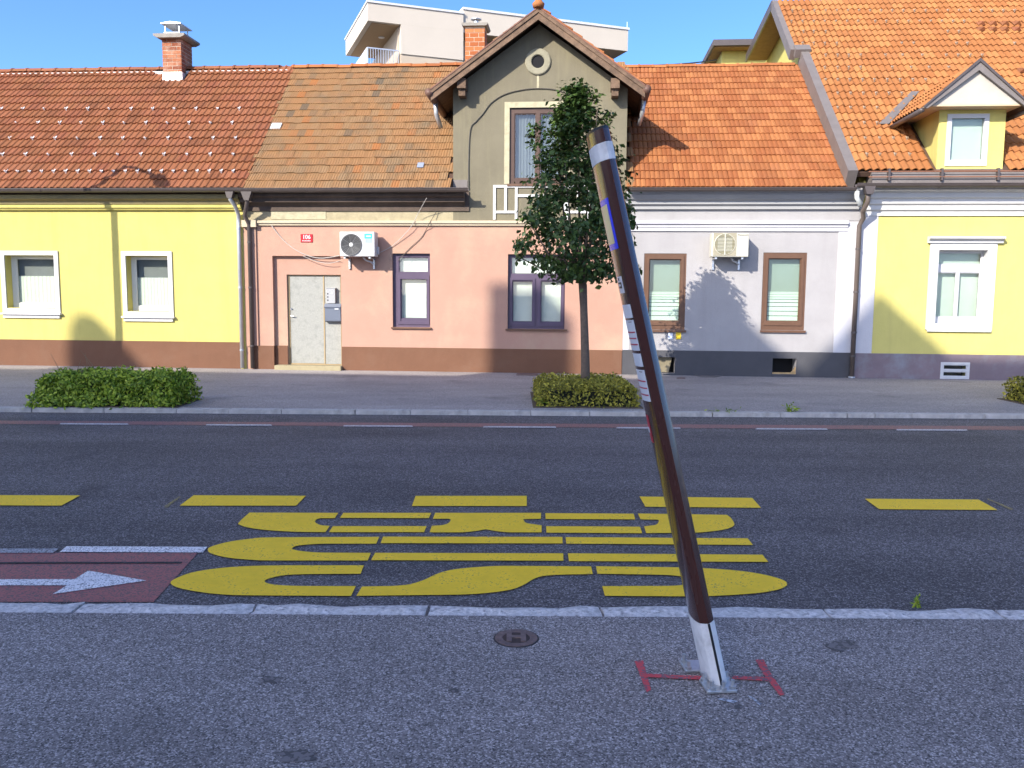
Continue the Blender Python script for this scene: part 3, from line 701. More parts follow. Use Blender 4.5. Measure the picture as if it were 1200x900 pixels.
# chimney 1
cb = roof_pt(202, 95, NE, ZE, TAN); cs0, cs1 = Fp(190.5, 70, cb.y).x, Fp(212.5, 70, cb.y).x
zt = fz(45.5, 201, cb.y); zb = cb.z - .1; cd = 0.62
ch1 = bpy.data.objects.new('chimney', None); link(ch1, h1)
brick_stack(ch1, cs0, cs1, cb.y, cb.y + cd, zb, zt, M_brick, M_mortar, 0.25, 0.095)
MB().box(cs0 - .012, cs1 + .012, cb.y - .012, cb.y + cd + .02, zb, fz(84.5, 201, cb.y)).build('flashing', mat('white_flashing', (.72, .72, .72), .4, .05, metal=.3), ch1)
MB().prism([(cs0 - .05, zt), (cs1 + .05, zt), (cs1 + .16, zt + .05), (cs1 + .16, zt + .10), (cs0 - .16, zt + .10), (cs0 - .16, zt + .05)], cb.y - .14, cb.y + cd + .14).build('cap', M_conc, ch1)
cw = MB(); cwz = zt + .10
MB().box(cs0 + .05, cs1 - .02, cb.y + .0, cb.y + cd - .04, cwz, cwz + .07).build('flue_collar', M_wpaint, ch1)
for a in (cs0 + .08, cs1 - .05):
    for b_ in (cb.y + .04, cb.y + cd - .1): cw.box(a - .012, a + .012, b_ - .012, b_ + .012, cwz + .07, cwz + .26)
cw.build('cowl_post', M_steel, ch1)
MB().prism([(cs0 - .0, cwz + .26), (cs1 + .03, cwz + .26), (cs1 + .03, cwz + .285), ((cs0 + cs1) / 2, cwz + .32), (cs0, cwz + .285)], cb.y - .04, cb.y + cd).build('cowl', M_zinc, ch1)

# ------------------------------------------------------------------ house 2: pink house with olive gable
h2 = thing('pink_house', at_f((sB12 + sB23) / 2, 0, 0), 'pink house with olive rendered gable, old mottled tile roof and grey door', 'house')
M_pink = plaster('pink_plaster', (0.65, 0.385, 0.285), var=0.07, stain=(0.70, 0.49, 0.34), stain_amt=.75, stain_scale=.8)
M_olive = plaster('olive_render', (0.27, 0.24, 0.165), var=0.12, bump=.4, stain=(0.36, 0.32, 0.20), stain_amt=.5, stain_scale=1.4, streak=True)
M_patch = plaster('pale_patch_render', (0.66, 0.60, 0.40), var=0.15, scale=8, bump=.6, bscale=25, stain=(.4, .36, .24), stain_amt=.6, stain_scale=5)
M_creamm = plaster('cream_moulding', (0.78, 0.66, 0.47))
zp2 = fz(407.5, 500); ztop = fz(261, 450)
door = FR(320.5, 300, 400, 431); wa = FR(460, 297, 504, 383.5); wb = FR(595, 298, 662, 385.5)
gs0, gs1 = fs(531, 180), fs(734, 180)
wu = FR(597, 126, 662, 215.5)
MB().plate(sB12 + .002, sB23, 0, ztop, [(door[0], door[1], -1, door[3]), wa, wb], 0, 0.34).build('wall', M_pink, h2)
MB().plate(sB12 + .002, gs0, ztop, ZE + .05, [], -0.0, 0.34).build('upper_wall', plaster('lit_band_render', (.58, .50, .32), var=.18, scale=4, stain=(.36, .31, .2), stain_amt=.6, stain_scale=3), h2)  # olive band coloured lighter, as if sunlit below the cornice
MB().box(fs(318, 252), fs(382, 252), -.012, 0, fz(257, 350), fz(246, 350)).build('render_patch', M_patch, h2)
# gable
NB = -0.42
ap = Fp(631, 9, NB); lo = Fp(505, 103, NB); hi = Fp(756, 102, NB)
gc = (gs0 + gs1) / 2; zlo = (lo.z + hi.z) / 2; wl, wr = ap.x - lo.x, hi.x - ap.x
gtan = ((ap.z - zlo) / ((wl + wr) / 2))
def groof(s): return ap.z - abs(s - ap.x) * gtan - 0.20
za = groof(gs0); zb_ = groof(gs1)
MB().plate(gs0, gs1, ztop, min(za, zb_) - .0, [wu], 0, 0.34).build('gable_wall', M_olive, h2)
zs = min(za, zb_)
MB().prism([(gs0, zs), (gs1, zs), (gs1, zb_), (ap.x, groof(ap.x)), (gs0, za)], 0, 0.34).build('gable_wall', M_olive, h2)
MB().prism([(gs0, ZE - .3), (gs0 + .25, ZE - .3), (gs0 + .25, zs), (gs0, zs)], .34, 3.0).build('gable_cheek', M_olive, h2)
MB().prism([(gs1 - .25, ZE - .3), (gs1, ZE - .3), (gs1, zs), (gs1 - .25, zs)], .34, 3.0).build('gable_cheek', M_olive, h2)
shell(h2, sB12 + .001, sB23 - .001, 7.2, ZE - .05, M_olive, (NR, ZR))
# plinth, mouldings, pilaster
MB().box(sB12 + .15, door[0] - .0, -.022, .1, 0, zp2).box(door[1], sB23 - .012, -.022, .1, 0, zp2).build('plinth', M_plb, h2)
MB().box(sB12 + .02, sB12 + .13, -.02, .0, zp2 - .02, ztop - .02).build('pilaster', M_pink, h2)
MB().box(sB12 + .15, sB12 + .30, -.04, .0, zp2, ztop - .02).build('pilaster', M_pink, h2)
zmo0, zmo1 = fz(265, 450), fz(258.5, 450)
MB().prism([(0, zmo0), (-.05, zmo0 + .01), (-.06, zmo0 + .05), (-.09, zmo0 + .06), (-.09, zmo1 - .02), (-.04, zmo1), (0, zmo1)], fs(303, 262), sB23 - .01, 's').build('moulding', M_creamm, h2)
MB().box(sB12 + .01, fs(302, 262), -.12, 0, zmo0 - .03, zmo1).build('moulding', M_creamm, h2)
MB().box(sB12 + .01, fs(550, 245) , -.035, 0.0, fz(247.5, 400), ZE - .02).prism([(-.035, ZE - .34), (-.12, ZE - .26), (-.18, ZE - .26), (-.18, ZE - .18), (-.26, ZE - .14), (-.28, ZE - .03), (-.035, ZE - .03)], sB12 + .01, gs0 + .27, 's').build('eaves_cornice', mat('dark_brown_cornice', (.085, .06, .045), .8, .3, 6, stain=(.16, .12, .09), stain_amt=.5), h2)
# door recess: jamb, lintel, door leaf
dl = FR(338, 322, 400, 428.5, 0.16)
MB().box(door[0], dl[0], .10, .34, 0, door[3]).box(dl[0], door[1], .10, .34, dl[3], door[3]).build('door_reveal', M_pink, h2)
MB().box(door[0] - .0, dl[0] - .002, .075, .10, 0, zp2).build('plinth', M_plb, h2)
M_door = mat('pale_grey_door', (0.29, 0.29, 0.26), 0.6, 0.14, 30, bump=.25, bscale=70, stain=(.20, .205, .185), stain_amt=.7, stain_scale=7)
M_dframe = mat('tan_door_frame', (0.34, 0.25, 0.13), .6, .15)
zd0 = dl[2] + .02; smid = fs(380, 370, .16)
dr = MB().plate(dl[0], dl[1], zd0, dl[3], [(dl[0] + .045, smid - .012, zd0 + .03, dl[3] - .03), (smid + .012, dl[1] - .01, zd0 + .02, dl[3] - .03)], .15, .20).build('door', M_dframe, h2)
MB().box(dl[0] + .047, smid - .014, .162, .195, zd0 + .032, dl[3] - .032).build('door_leaf', M_door, dr, bevel=.004)
MB().box(smid + .014, dl[1] - .012, .162, .195, zd0 + .022, dl[3] - .032).build('side_panel', M_door, dr, bevel=.004)
MB().box(dl[0], dl[1] - .002, .12, .34, 0, zd0 - .004).build('threshold', M_plb, dr)
for zz, xx in ((fz(362, 341, .16), fs(341.5, 362, .16)), (fz(370, 341, .16), fs(341.5, 370, .16))):
    MB().lathe((xx, .145, zz), [(0, 0), (.022, 0), (.022, .018), (0, .018)], 12, 'n').tube([(xx, .145, zz), (xx, .11, zz), (xx + .075, .108, zz - .005)] if zz < fz(366, 341, .16) else [(xx, .147, zz), (xx + .01, .12, zz + .015)], .011, 8).build('handle', M_steel, dr)
st = FR(321, 427.5, 400, 436, -.12)
MB().box(st[0] + .02, st[1] + .0, -.16, .118, 0, ZF + .10).build('door_step', plaster('pale_stone', (.50, .43, .26), stain=(.35, .3, .2), stain_amt=.5, stain_scale=6), h2, bevel=.015)
# pink house windows
def shade_blinds(wo, hs, n):
    for h in hs: blind(wo, h, n, M_blind)
wo, hs = win(h2, inset(wa, 0.0), .085, M_purple, [(.15, .94, .745, .955), (.20, .90, .115, .66)], M_glass, .07)
shade_blinds(wo, hs, .20)
MB().plate(*inset((wa[0] + .10, wa[1] - .03, wa[2] + .06, wa[2] + (wa[3] - wa[2]) * .71), 0), [(wa[0] + .16, wa[1] - .075, wa[2] + .13, wa[2] + (wa[3] - wa[2]) * .655)], .065, .084).build('sash', M_purple, wo)
MB().box(wa[0] - .03, wa[1] + .03, -.05, .09, wa[2] - .035, wa[2] - .002).build('sill', M_brown, wo)
MB().box(wa[0] - .2, wa[1] + .2, .5, .52, wa[2] - .2, wa[3] + .2).build('room_backing', M_room, wo)
wo, hs = win(h2, wb, .085, M_purple, [(.05, .95, .735, .965), (.075, .435, .09, .645), (.575, .94, .09, .645)], M_glass, .07)
shade_blinds(wo, hs, .20)
for a, b_ in ((.03, .475), (.53, .98)):
    x0, x1 = wb[0] + (wb[1] - wb[0]) * a, wb[0] + (wb[1] - wb[0]) * b_; zz0, zz1 = wb[2] + .06, wb[2] + (wb[3] - wb[2]) * .685
    MB().plate(x0, x1, zz0, zz1, [(x0 + .055, x1 - .055, zz0 + .06, zz1 - .05)], .065, .084).build('sash', M_purple, wo)
MB().box(wb[0] - .04, wb[1] + .06, -.05, .09, wb[2] - .04, wb[2] - .002).build('sill', M_brown, wo)
MB().box(wb[0] - .2, wb[1] + .2, .5, .52, wb[2] - .2, wb[3] + .2).build('room_backing', M_room, wo)
# upper window
M_dbrown = mat('dark_brown_frame', (.075, .04, .028), .5, .15, 6)
wo, hs = win(h2, wu, .04, M_dbrown, [(.085, .475, .075, .93), (.545, .935, .075, .93)], M_glass, .08)
MB().plate(*(wu[0] - .11, wu[1] + .11, wu[2], wu[3] + .12), [wu], -.008, .03).build('surround', M_patch, wo)
MB().box(wu[0] - .04, wu[1] + .04, -.05, .05, wu[2] - .05, wu[2] - .002).build('sill', M_brown, wo)
for h in hs:
    curtain(wo, (h[0], h[1], h[2], h[3] - .02), .16, mat('reflection_grey_curtain', (.13, .14, .155), .9, .1), 7, .012)  # curtain greyed to stand for the reflections on the panes
MB().box(wu[0] - .2, wu[1] + .2, .5, .52, wu[2] - .2, wu[3] + .2).build('room_backing', M_room, wo)
# decorative white frame under the window
dz0, dz1 = fz(257.5, 590), fz(217, 590)
ds = [fs(p, 237) for p in (578, 581, 591.5, 594, 604, 606.5)]
dm = MB()
hl = []
for i, (a, b_, c, d) in enumerate([(581, 591, 247, 220), (594, 603.5, 247, 220), (581, 603.5, 258.5, 250), (606.5, 660, 228, 220), (606.5, 660, 258.5, 231), (666, 676, 247, 220), (679, 688, 247, 220), (666, 688, 258.5, 250)]):
    hl.append((fs(a, 237), fs(b_, 237), fz(c, 590), fz(d, 590)))
MB().plate(fs(578, 237), fs(691, 237), dz0, dz1, hl, -.03, -.0).build('panel_frame', M_wpaint, h2)
# round vent
vc = Fp(630.5, 72.5); rr_ = 14.5 * .0188
MB().lathe((vc.x, 0, vc.z), [(.135, .0), (.135, -.03), (.15, -.045), (rr_ - .02, -.045), (rr_, -.03), (rr_, 0)], 36, 'n').build('round_vent', plaster('vent_render', (.42, .39, .28), var=.15, scale=8, bump=.6), h2, smooth=False)
MB().lathe((vc.x, 0, vc.z), [(0.0, -.004), (.135, -.004)], 36, 'n').build('vent_opening', M_dark, h2)
MB().box(vc.x - .02, vc.x + .025, -.004, 0, vc.z - rr_ - .28, vc.z - rr_ - .0).build('render_streak', M_patch, h2)
# gable roof: two slabs, boards, tiles
nb1 = 3.6
def gslab(sign, name, m, top, bot, n0, n1, ext=0.0):
    se = ap.x + sign * (wl if sign < 0 else wr); ze_ = ap.z - (wl if sign < 0 else wr) * gtan
    return MB().prism([(ap.x, ap.z - top), (se, ze_ - top), (se, ze_ - bot), (ap.x, ap.z - bot)], n0, n1).build(name, m, h2)
for sg in (-1, 1):
    gslab(sg, 'gable_roof', M_oldwood, .05, .11, NB + .02, nb1)
    bo = gslab(sg, 'barge_board', M_oldwood, .055, .24, NB - .025, NB + .018)
    gslab(sg, 'barge_strip', M_oldwood, .02, .10, NB - .05, NB - .027)
    gslab(sg, 'verge_flashing', mat('rust_brown_sheet', (.16, .07, .045), .6, .3, 9), -.01, .019, NB - .06, NB + .10)
    # tiles of the gable slope
    se = ap.x + sg * (wl if sg < 0 else wr); ze_ = ap.z - abs(se - ap.x) * gtan
    th = math.atan(gtan); t_ = Vector((-sg * math.cos(th), 0, math.sin(th))); h_ = Vector((sg * math.sin(th), 0, math.cos(th))); x_ = t_.cross(h_)
    Mg = Matrix((x_, t_, h_)).transposed().to_4x4(); Mg.translation = (se - sg * .0, (NB - .05) if x_.y > 0 else nb1, ze_ + .012)
    T_g = math.hypot(se - ap.x, ap.z - ze_)
    b = MB()
    v0, f0 = None, None
    for j in range(int(T_g / .27)):
        for i in range(int((nb1 - NB) / .19)):
            zz = .04 + random.uniform(-.01, .012); x0 = i * .19 + random.uniform(-.008, .008); y0 = j * .27 + random.uniform(-.012, .012)
            b.add([(x0, y0, zz), (x0 + .185, y0, zz), (x0 + .185, y0 + .36, .005), (x0, y0 + .36, .005), (x0, y0, zz - .03), (x0 + .185, y0, zz - .03), (x0 + .185, y0 + .36, -.02), (x0, y0 + .36, -.02)], [(0, 1, 2, 3), (0, 4, 5, 1), (0, 3, 7, 4), (1, 5, 6, 2)])
    o = b.build('tile_field', M_t3 if sg > 0 else M_t2, h2, FM @ Mg); o['kind'] = 'stuff'
    # purlin end
    pp = Fp(541 if sg < 0 else 721, 98, NB + .1)
    MB().box(pp.x - .09, pp.x + .09, NB + .05, .1, pp.z - .10, pp.z + .10).build('purlin', M_oldwood, h2)
    MB().box(pp.x - .07, pp.x + .07, NB + .12, .1, pp.z - .24, pp.z - .10).build('corbel', M_oldwood, h2)
    # gutter of the gable running back
    g = MB(); gx = se + sg * .04; gz = ze_ - .07
    g.tube([(gx, NB - .05, gz), (gx, 1.9, gz - .04)], .085, 12); gg = g.build('gable_gutter', mat('rusty_gutter', (.13, .07, .05), .55, .3, 8), h2, smooth=True)
    MB().tube([(gx - sg * .02, .25, gz - .05), (gx - sg * .03, .3, gz - .3), (gx - sg * .10, .45, gz - .55)], .05, 10).build('outlet_pipe', M_zinc, gg, smooth=True)
for j in range(12):
    pass
MB().tube([(ap.x, NB - .06, ap.z + .05), (ap.x, nb1, ap.z + .05)], .10, 12).build('gable_ridge', M_t3, h2, smooth=True)
MB().lathe((ap.x, NB - .02, ap.z + .05), [(0, -.06), (.11, -.06), (.13, .02), (.09, .06), (.05, .12), (.0, .14)], 14).build('finial', M_t3, h2, smooth=True)
# main roof
roof2, T_ = slab(h2, sB12 + .062, gs0 - .004, NE, ZE, TAN, RD, M_under)
slab(h2, gs0 + .26, gs1 - .26, .8, ZE + (.8 - NE) * TAN, TAN, NR - .8, M_under, 'roof_behind_gable')
rear_slab(h2, sB12 + .062, sB23, NR, ZR - .01, 7.5, ZE - .1, M_t2)
p2 = [(0, .0), (.008, .012), (.028, .012), (.036, .003), (.060, .003), (.068, .012), (.088, .012), (.096, .003), (.120, .003), (.128, .012), (.148, .012), (.156, .003), (.178, .001), (.184, .0)]
tm2 = tile_mesh('tile', p2, 0.36, 0.026, 0.022, M_t2)
def keep2(x, t):
    q = FMI @ (WM[roof2.name] @ Vector((x, t, 0)))
    return not (gs0 - .02 < q.x < gs1 + .02 and q.z < zs) and not (lo.x + .1 < q.x < hi.x - .1 and q.z < groof(q.x) - .15 and q.y > 1.8)
lay_tiles(roof2, tm2, M_t2, 0.186, 0.275, 0, sB23 - sB12, T_, keep2, 300, 0.010, 0.093, 11)
ridge(roof2, sB12 + .1, sB23, NR, ZR - .02, M_t3, 0.38, 0.12, jit=.012)
rp = roof_pt(324, 150, NE, ZE, TAN); q = WM[roof2.name].inverted() @ (FM @ rp)
MB().box(q.x - .12, q.x + .12, q.y - .10, q.y + .12, .035, .06).build('white_patch_tile', M_wpaint, roof2, WM[roof2.name])
rp = roof_pt(493, 196, NE, ZE, TAN); q = WM[roof2.name].inverted() @ (FM @ rp)
MB().box(q.x - .07, q.x + .07, q.y - .07, q.y + .1, .04, .055).build('slate_patch_tile', mat('blue_grey_slate', (.25, .28, .36), .5), roof2, WM[roof2.name])
rp = roof_pt(540, 214, NE, ZE, TAN)
MB().box(fs(531, 214), fs(548, 214), -.02, .3, fz(222, 540), fz(211, 540)).build('flashing', M_gutgrey, h2)
gutter(h2, fs(281, 226, NE) + .02, fs(549, 226, NE - .1), NE - .10, ZE - .0, 0.08, M_gutter)
px_ = fs(295.5, 400, -.09); pt_ = Fp(290, 232, NE - .08)
dp = MB(); dp.tube([(pt_.x, NE - .09, ZE - .07), (pt_.x + .0, NE - .09, ZE - .25), (px_ - .05, -.2, ZE - .55), (px_, -.10, ZE - .75), (px_, -.10, .09)], .045, 12)
d2 = dp.build('downpipe', M_gutter, h2, smooth=True)
MB().prism([(pt_.x - .12, ZE - .06), (pt_.x + .12, ZE - .06), (pt_.x + .05, ZE - .25), (pt_.x - .05, ZE - .25)], NE - .16, NE - .02).build('hopper', M_gutter, d2)
for z_ in (.6, 1.9, 2.9): MB().lathe((px_, -.10, z_), [(.045, -.02), (.054, -.02), (.054, .02), (.045, .02)], 14).build('pipe_clip', M_gutter, d2)
# chimney 2
cy = 2.6; c0, c1 = Fp(545, 45, cy).x, Fp(568, 45, cy).x; zt = fz(31, 556, cy)
ch2 = bpy.data.objects.new('chimney', None); link(ch2, h2)
brick_stack(ch2, c0, c1, cy, cy + .5, 6.2, zt, M_brick2, M_mortar, 0.22, 0.105)
MB().prism([(c0 - .04, zt), (c1 + .04, zt), (c1 + .08, zt + .04), (c1 + .08, zt + .07), (c0 - .08, zt + .07), (c0 - .08, zt + .04)], cy - .08, cy + .58).build('cap', M_conc, ch2)
MB().tube([((c0 + c1) / 2, cy + .25, zt + .07), ((c0 + c1) / 2, cy + .25, zt + .20)], .055, 12).build('flue', M_zinc, ch2)
MB().lathe(((c0 + c1) / 2, cy + .25, zt + .24), [(0, .03), (.13, 0), (.13, -.012), (0, -.0)], 20).tube([((c0 + c1) / 2, cy + .25, zt + .19), ((c0 + c1) / 2, cy + .25, zt + .24)], .015, 6).build('cowl', M_steel, ch2)

# ------------------------------------------------------------------ house 3: white-grey house
h3 = thing('white_house', at_f((sB23 + sB34) / 2, 0, 0), 'pale grey and white house with bright orange tiled roof and brown windows', 'house')
M_pale = plaster('pale_grey_plaster', (0.52, 0.50, 0.495), stain=(.43, .41, .40), stain_amt=.35, stain_scale=.9, streak=True)
M_whp = plaster('white_plaster', (0.78, 0.77, 0.80))
M_pld = plaster('dark_grey_plinth', (0.115, 0.115, 0.125), var=.12, bump=.5, bscale=45)
wc = FR(754, 297, 803.5, 386.5); wd = FR(893, 296, 944, 387)
zp3 = fz(411.5, 860); o1 = FR(768, 418.5, 791, 437.5); o2 = FR(905, 420, 933, 438.5)
MB().plate(sB23 + .002, sB34, 0, ZE + .05, [wc, wd, o1, o2], 0, .34).build('wall', M_pale, h3)
MB().plate(sB23 + .002, sB34 - .05, 0, zp3, [o1, o2], -.02, -.0).build('plinth', M_pld, h3)
MB().box(sB23 + .005, fs(738, 350), -.006, 0, zp3, fz(271, 860)).build('pilaster', M_whp, h3)
MB().box(fs(979, 350), sB34 - .002, -.02, 0, zp3, fz(260, 990)).build('pilaster', M_whp, h3)
zb0, zb1 = fz(271, 860), fz(258.5, 860)
MB().prism([(0, zb0), (-.035, zb0), (-.035, zb0 + .075), (-.055, zb0 + .085), (-.055, zb0 + .12), (-.10, zb0 + .15), (-.10, zb1 - .01), (-.05, zb1), (0, zb1)], sB23 + .004, fs(993, 264), 's').build('moulding', M_whp, h3)
MB().box(sB23 + .004, sB34 - .05, -.012, 0, zb1, fz(244, 860)).build('frieze', M_pale, h3)
zc = fz(245.5, 860)
MB().prism([(0, zc), (-.08, zc), (-.08, zc + .06), (-.14, zc + .10), (-.14, zc + .16), (-.20, zc + .20), (-.26, zc + .28), (-.26, ZE - .02), (0, ZE - .02)], sB23 + .004, sB34 - .03, 's').build('cornice', plaster('grey_cornice', (.50, .50, .50)), h3)
shell(h3, sB23 + .001, sB34 - .001, 9.0, ZE - .05, M_pale, (4.38, ZE + 4.68 * .778))
M_slat = mat('pale_green_white_slat', (.80, .84, .78), .6, .03)
for wr_ in (wc, wd):
    wo, hs = win(h3, wr_, .012, M_brown, [(.125, .875, .115, .925)], M_glass_dim, .09, .05)
    MB().plate(wr_[0] + .05, wr_[1] - .05, wr_[2] + .10, wr_[3] - .045, [(wr_[0] + .11, wr_[1] - .11, wr_[2] + .20, wr_[3] - .12)], -.006, .011).build('sash', M_brown, wo)
    MB().box(wr_[0] - .01, wr_[1] + .03, -.05, .012, wr_[2] - .05, wr_[2] - .002).build('sill', M_brown, wo)
    h = hs[0]; zmid = h[2] + (h[3] - h[2]) * .49
    MB().box(h[0] - .02, h[1] + .02, .16, .165, zmid - .2, h[3] + .02).build('roller_blind', M_blindg, wo)
    z_ = h[2] - .01; k = 0; hh = [.125, .10, .10, .085, .07, .05, .05, .035, .03]
    sb = MB()
    for q_ in hh:
        if z_ + q_ > zmid + .06: break
        sb.box(h[0] - .02, h[1] + .02, .11, .116, z_ + .006, z_ + q_ - .006); z_ += q_
    sb.build('slat_blind', M_slat, wo)
    MB().box(wr_[0] - .2, wr_[1] + .2, .5, .52, wr_[2] - .2, wr_[3] + .2).build('room_backing', M_room, wo)
# basement openings
M_wf = mat('raw_wood', (.45, .30, .14), .8, .2, 8)
MB().box(o1[0] - .1, o1[1] + .1, .36, .38, o1[2] - .1, o1[3] + .1).build('vent_backing', M_dark, h3)
MB().box(o2[0] - .1, o2[1] + .1, .36, .38, o2[2] - .1, o2[3] + .1).build('vent_backing', M_dark, h3)
MB().prism([(o1[0], o1[2] + .02), (o1[0] + .3, o1[2] + .02), (o1[1] - .06, o1[3] - .02), (o1[0], o1[3] - .01)], .10, .12).build('vent_board', mat('old_board', (.20, .17, .11), .9, .25, 6, bump=.3), h3)
MB().box(o2[0] + .005, o2[1], .02, .06, o2[2] + .002, o2[2] + .035).prism([(o2[1] - .10, o2[2] + .035), (o2[1] - .004, o2[2] + .035), (o2[1] - .004, o2[2] + .16)], .02, .06).build('vent_frame', M_wf, h3)
TAN3 = 0.778; NR3 = 4.38; ZR3 = ZE + (NR3 - NE) * TAN3
sR3 = sB34 - .38; sR4 = sB34 - .33
roof3, T_ = slab(h3, sB23 + .002, sR3, NE, ZE, TAN3, NR3 - NE, M_under)
rear_slab(h3, sB23 + .002, sR3, NR3, ZR3 - .01, 9.3, ZE - .1, M_t3)
p3 = [(0, 0), (.010, .018), (.050, .024), (.090, .016), (.098, .002), (.104, .002), (.112, .018), (.150, .024), (.192, .016), (.203, .0)]
tm3 = tile_mesh('tile', p3, 0.42, 0.030, 0.024, M_t3)
def keep3(x, t):
    q = FMI @ (WM[roof3.name] @ Vector((x, t, 0))); return not (q.x < gs1 + .02) and not (q.x < hi.x - .12 and q.y > 1.8 and q.z < groof(q.x) - .1)
lay_tiles(roof3, tm3, M_t3, 0.205, 0.325, 0, sR3 - sB23, T_, keep3, 300, 0.004, 0.10, 21)
ridge(roof3, hi.x - .6, sR3 - .0, NR3, ZR3 - .02, M_t3, 0.36, 0.115)
gutter(h3, gs1 + .05, fs(1001, 226, NE), NE - .10, ZE - .01, 0.07, M_gutter)
# ------------------------------------------------------------------ house 4: right yellow house
h4 = thing('dormer_house', at_f(sB34 + 3, 0, 0), 'tall-roofed yellow house with white cornice, dormer and pale orange tiles', 'house')
S4 = 19.0; ZE4, TAN4, NE4, NR4 = fz(201, 1030, -.3), 0.80, -.30, 6.7
ZR4 = ZE4 + (NR4 - NE4) * TAN4
M_y4 = plaster('lemon_plaster', (0.86, 0.76, 0.24), stain=(0.66, 0.56, 0.2), stain_amt=.35, stain_scale=.8, streak=True)
M_pl4 = plaster('pinkish_grey_plinth', (0.30, 0.235, 0.255), var=.15, stain=(.36, .37, .40), stain_amt=.9, stain_scale=1.3)
we = FR(1087, 285, 1165, 386.5); bw_ = FR(1101.5, 424.5, 1135.5, 444)
zp4 = fz(415, 1100); zc4 = fz(253, 1100)
hin = inset(we, .17, .17, .115, .13)
MB().plate(sB34, S4, 0, ZE4 - .15, [hin, inset(bw_, .01)], 0, .34).build('wall', M_y4, h4)
MB().plate(sB34 + .0, S4, 0, zp4, [inset(bw_, .01)], -.02, 0).build('plinth', M_pl4, h4)
MB().box(sB34 + .004, fs(1021.5, 400), -.018, 0, zp4, zc4).build('corner_band', M_whp, h4)
c4 = []
zz = zc4
prof = [(0, zz)]
nn = -.04
for k in range(4):
    prof += [(nn, zz), (nn, zz + .085), (nn - .05, zz + .12)]; zz += .12; nn -= .05
prof += [(nn, zz + .08), (0, zz + .08)]
MB().prism(prof, sB34 + .06, S4, 's').build('cornice', M_wpaint, h4)
shell(h4, sB34 + .001, S4, 12.5, ZE4 - .05, M_y4, (NR4, ZR4))
wo, hs = win(h4, hin, .17, M_wplastic, [(.04, .96, .80, .965), (.05, .475, .09, .70), (.525, .95, .09, .70)], M_glass, .07)
for h in hs: MB().box(h[0] - .02, h[1] + .02, .30, .305, h[2] - .02, h[3] + .02).build('roller_blind', mat('pale_green_blind', (.50, .56, .50), .7, .04), wo)
MB().plate(we[0], we[1], we[2] - .0, we[3], [inset(hin, -.0)], -.035, -.001).build('surround', M_wpaint, wo)
MB().plate(hin[0] - .002, hin[1] + .002, hin[2] - .002, hin[3] + .002, [inset(hin, .012)], -.03, .165).build('reveal', M_wpaint, wo)
MB().prism([(0, we[3]), (-.07, we[3] + .0), (-.08, we[3] + .05), (-.16, we[3] + .09), (-.16, we[3] + .13), (0, we[3] + .14)], we[0] - .06, we[1] + .10, 's').build('window_cornice', M_wpaint, wo)
MB().box(we[0] + .02, we[1] - .02, -.055, -.036, we[2] - .04, we[2] + .0).build('sill', M_wpaint, wo)
MB().box(hin[0] - .2, hin[1] + .2, .5, .52, hin[2] - .2, hin[3] + .2).build('room_backing', M_room, wo)
wo, hs = win(h4, bw_, -.03, M_wplastic, [(.09, .91, .55, .86), (.09, .91, .14, .45)], M_glass_dim, .07)
MB().box(bw_[0], bw_[1], .3, .32, bw_[2] - .1, bw_[3] + .1).build('room_backing', M_room, wo)
# roof 4
roof4, T4_ = slab(h4, sR4, S4, NE4, ZE4, TAN4, NR4 - NE4, M_under)
rear_slab(h4, sB34 + .3, S4, NR4, ZR4 - .01, 12.8, ZE4 - .1, M_t4)
p4 = [(0, 0), (.025, .006), (.05, .024), (.075, .040), (.10, .042), (.125, .028), (.15, .002), (.175, .006), (.20, .024), (.225, .040), (.25, .042), (.275, .028), (.30, .002)]
tm4 = tile_mesh('tile', p4, 0.45, 0.034, 0.022, M_t4)
# dormer
ND = -0.20; NDB = -0.62
dap = Fp(1148, 70, NDB); dlo = Fp(1084, 124, NDB); dwl = dap.x - dlo.x; dtan = (dap.z - dlo.z) / dwl
dsl, dsr = Fp(1099, 165, ND).x, Fp(1177, 165, ND).x
dfl = Fp(1138, 198, ND).z; dze = dlo.z
def keep4(x, t):
    q = FMI @ (WM[roof4.name] @ Vector((x, t, 0)))
    if dsl - .10 < q.x < dsr + .10 and q.z < dze + .15: return False
    if abs(q.x - dap.x) < dwl and q.z < dap.z - abs(q.x - dap.x) * dtan - .10 and q.z > dze: return False
    return True
lay_tiles(roof4, tm4, M_t4, 0.30, 0.345, .11 - .30, S4 - sR4, T4_, lambda x, t: keep4(x, t) and (x > .22 or (t > T4_ * .65 and x > -.20)), 300, 0.003, 0, 31)
g4 = guard_mesh(mat('pale_guard', (.36, .28, .20), .5))
def rows4():
    out = []
    for (y, xs_) in ((16.5, range(928, 1200, 13)), (29, range(927, 1010, 13)), (29, range(1025, 1140, 13)), (41, (941, 953, 967, 1110, 1123)), (55, (940, 953, 966, 980, 1056, 1070, 1120, 1133, 1188)), (69, (967, 981, 994, 1008, 1037, 1057, 1080, 1108, 1122, 1136, 1150)), (83.5, (966, 981, 994, 1008, 1045, 1067, 1088, 1111)), (98, (967, 981, 995, 1010, 1024, 1039, 1054, 1069, 1084)), (114, (981, 996, 1011, 1026, 1041, 1056)), (131, (981, 996, 1012, 1027)), (149, (996, 1012, 1027)), (167, (997, 1013, 1030, 1046, 1062)), (186, (1015, 1030, 1048, 1065))):
        for x in xs_: out.append((x, y))
    return out
for x, y in rows4():
    p = WM[roof4.name].inverted() @ (FM @ roof_pt(x, y, NE4, ZE4, TAN4)); o = bpy.data.objects.new('snow_guard', g4)
    link(o, roof4, Matrix.Translation((p.x, p.y, .045)))
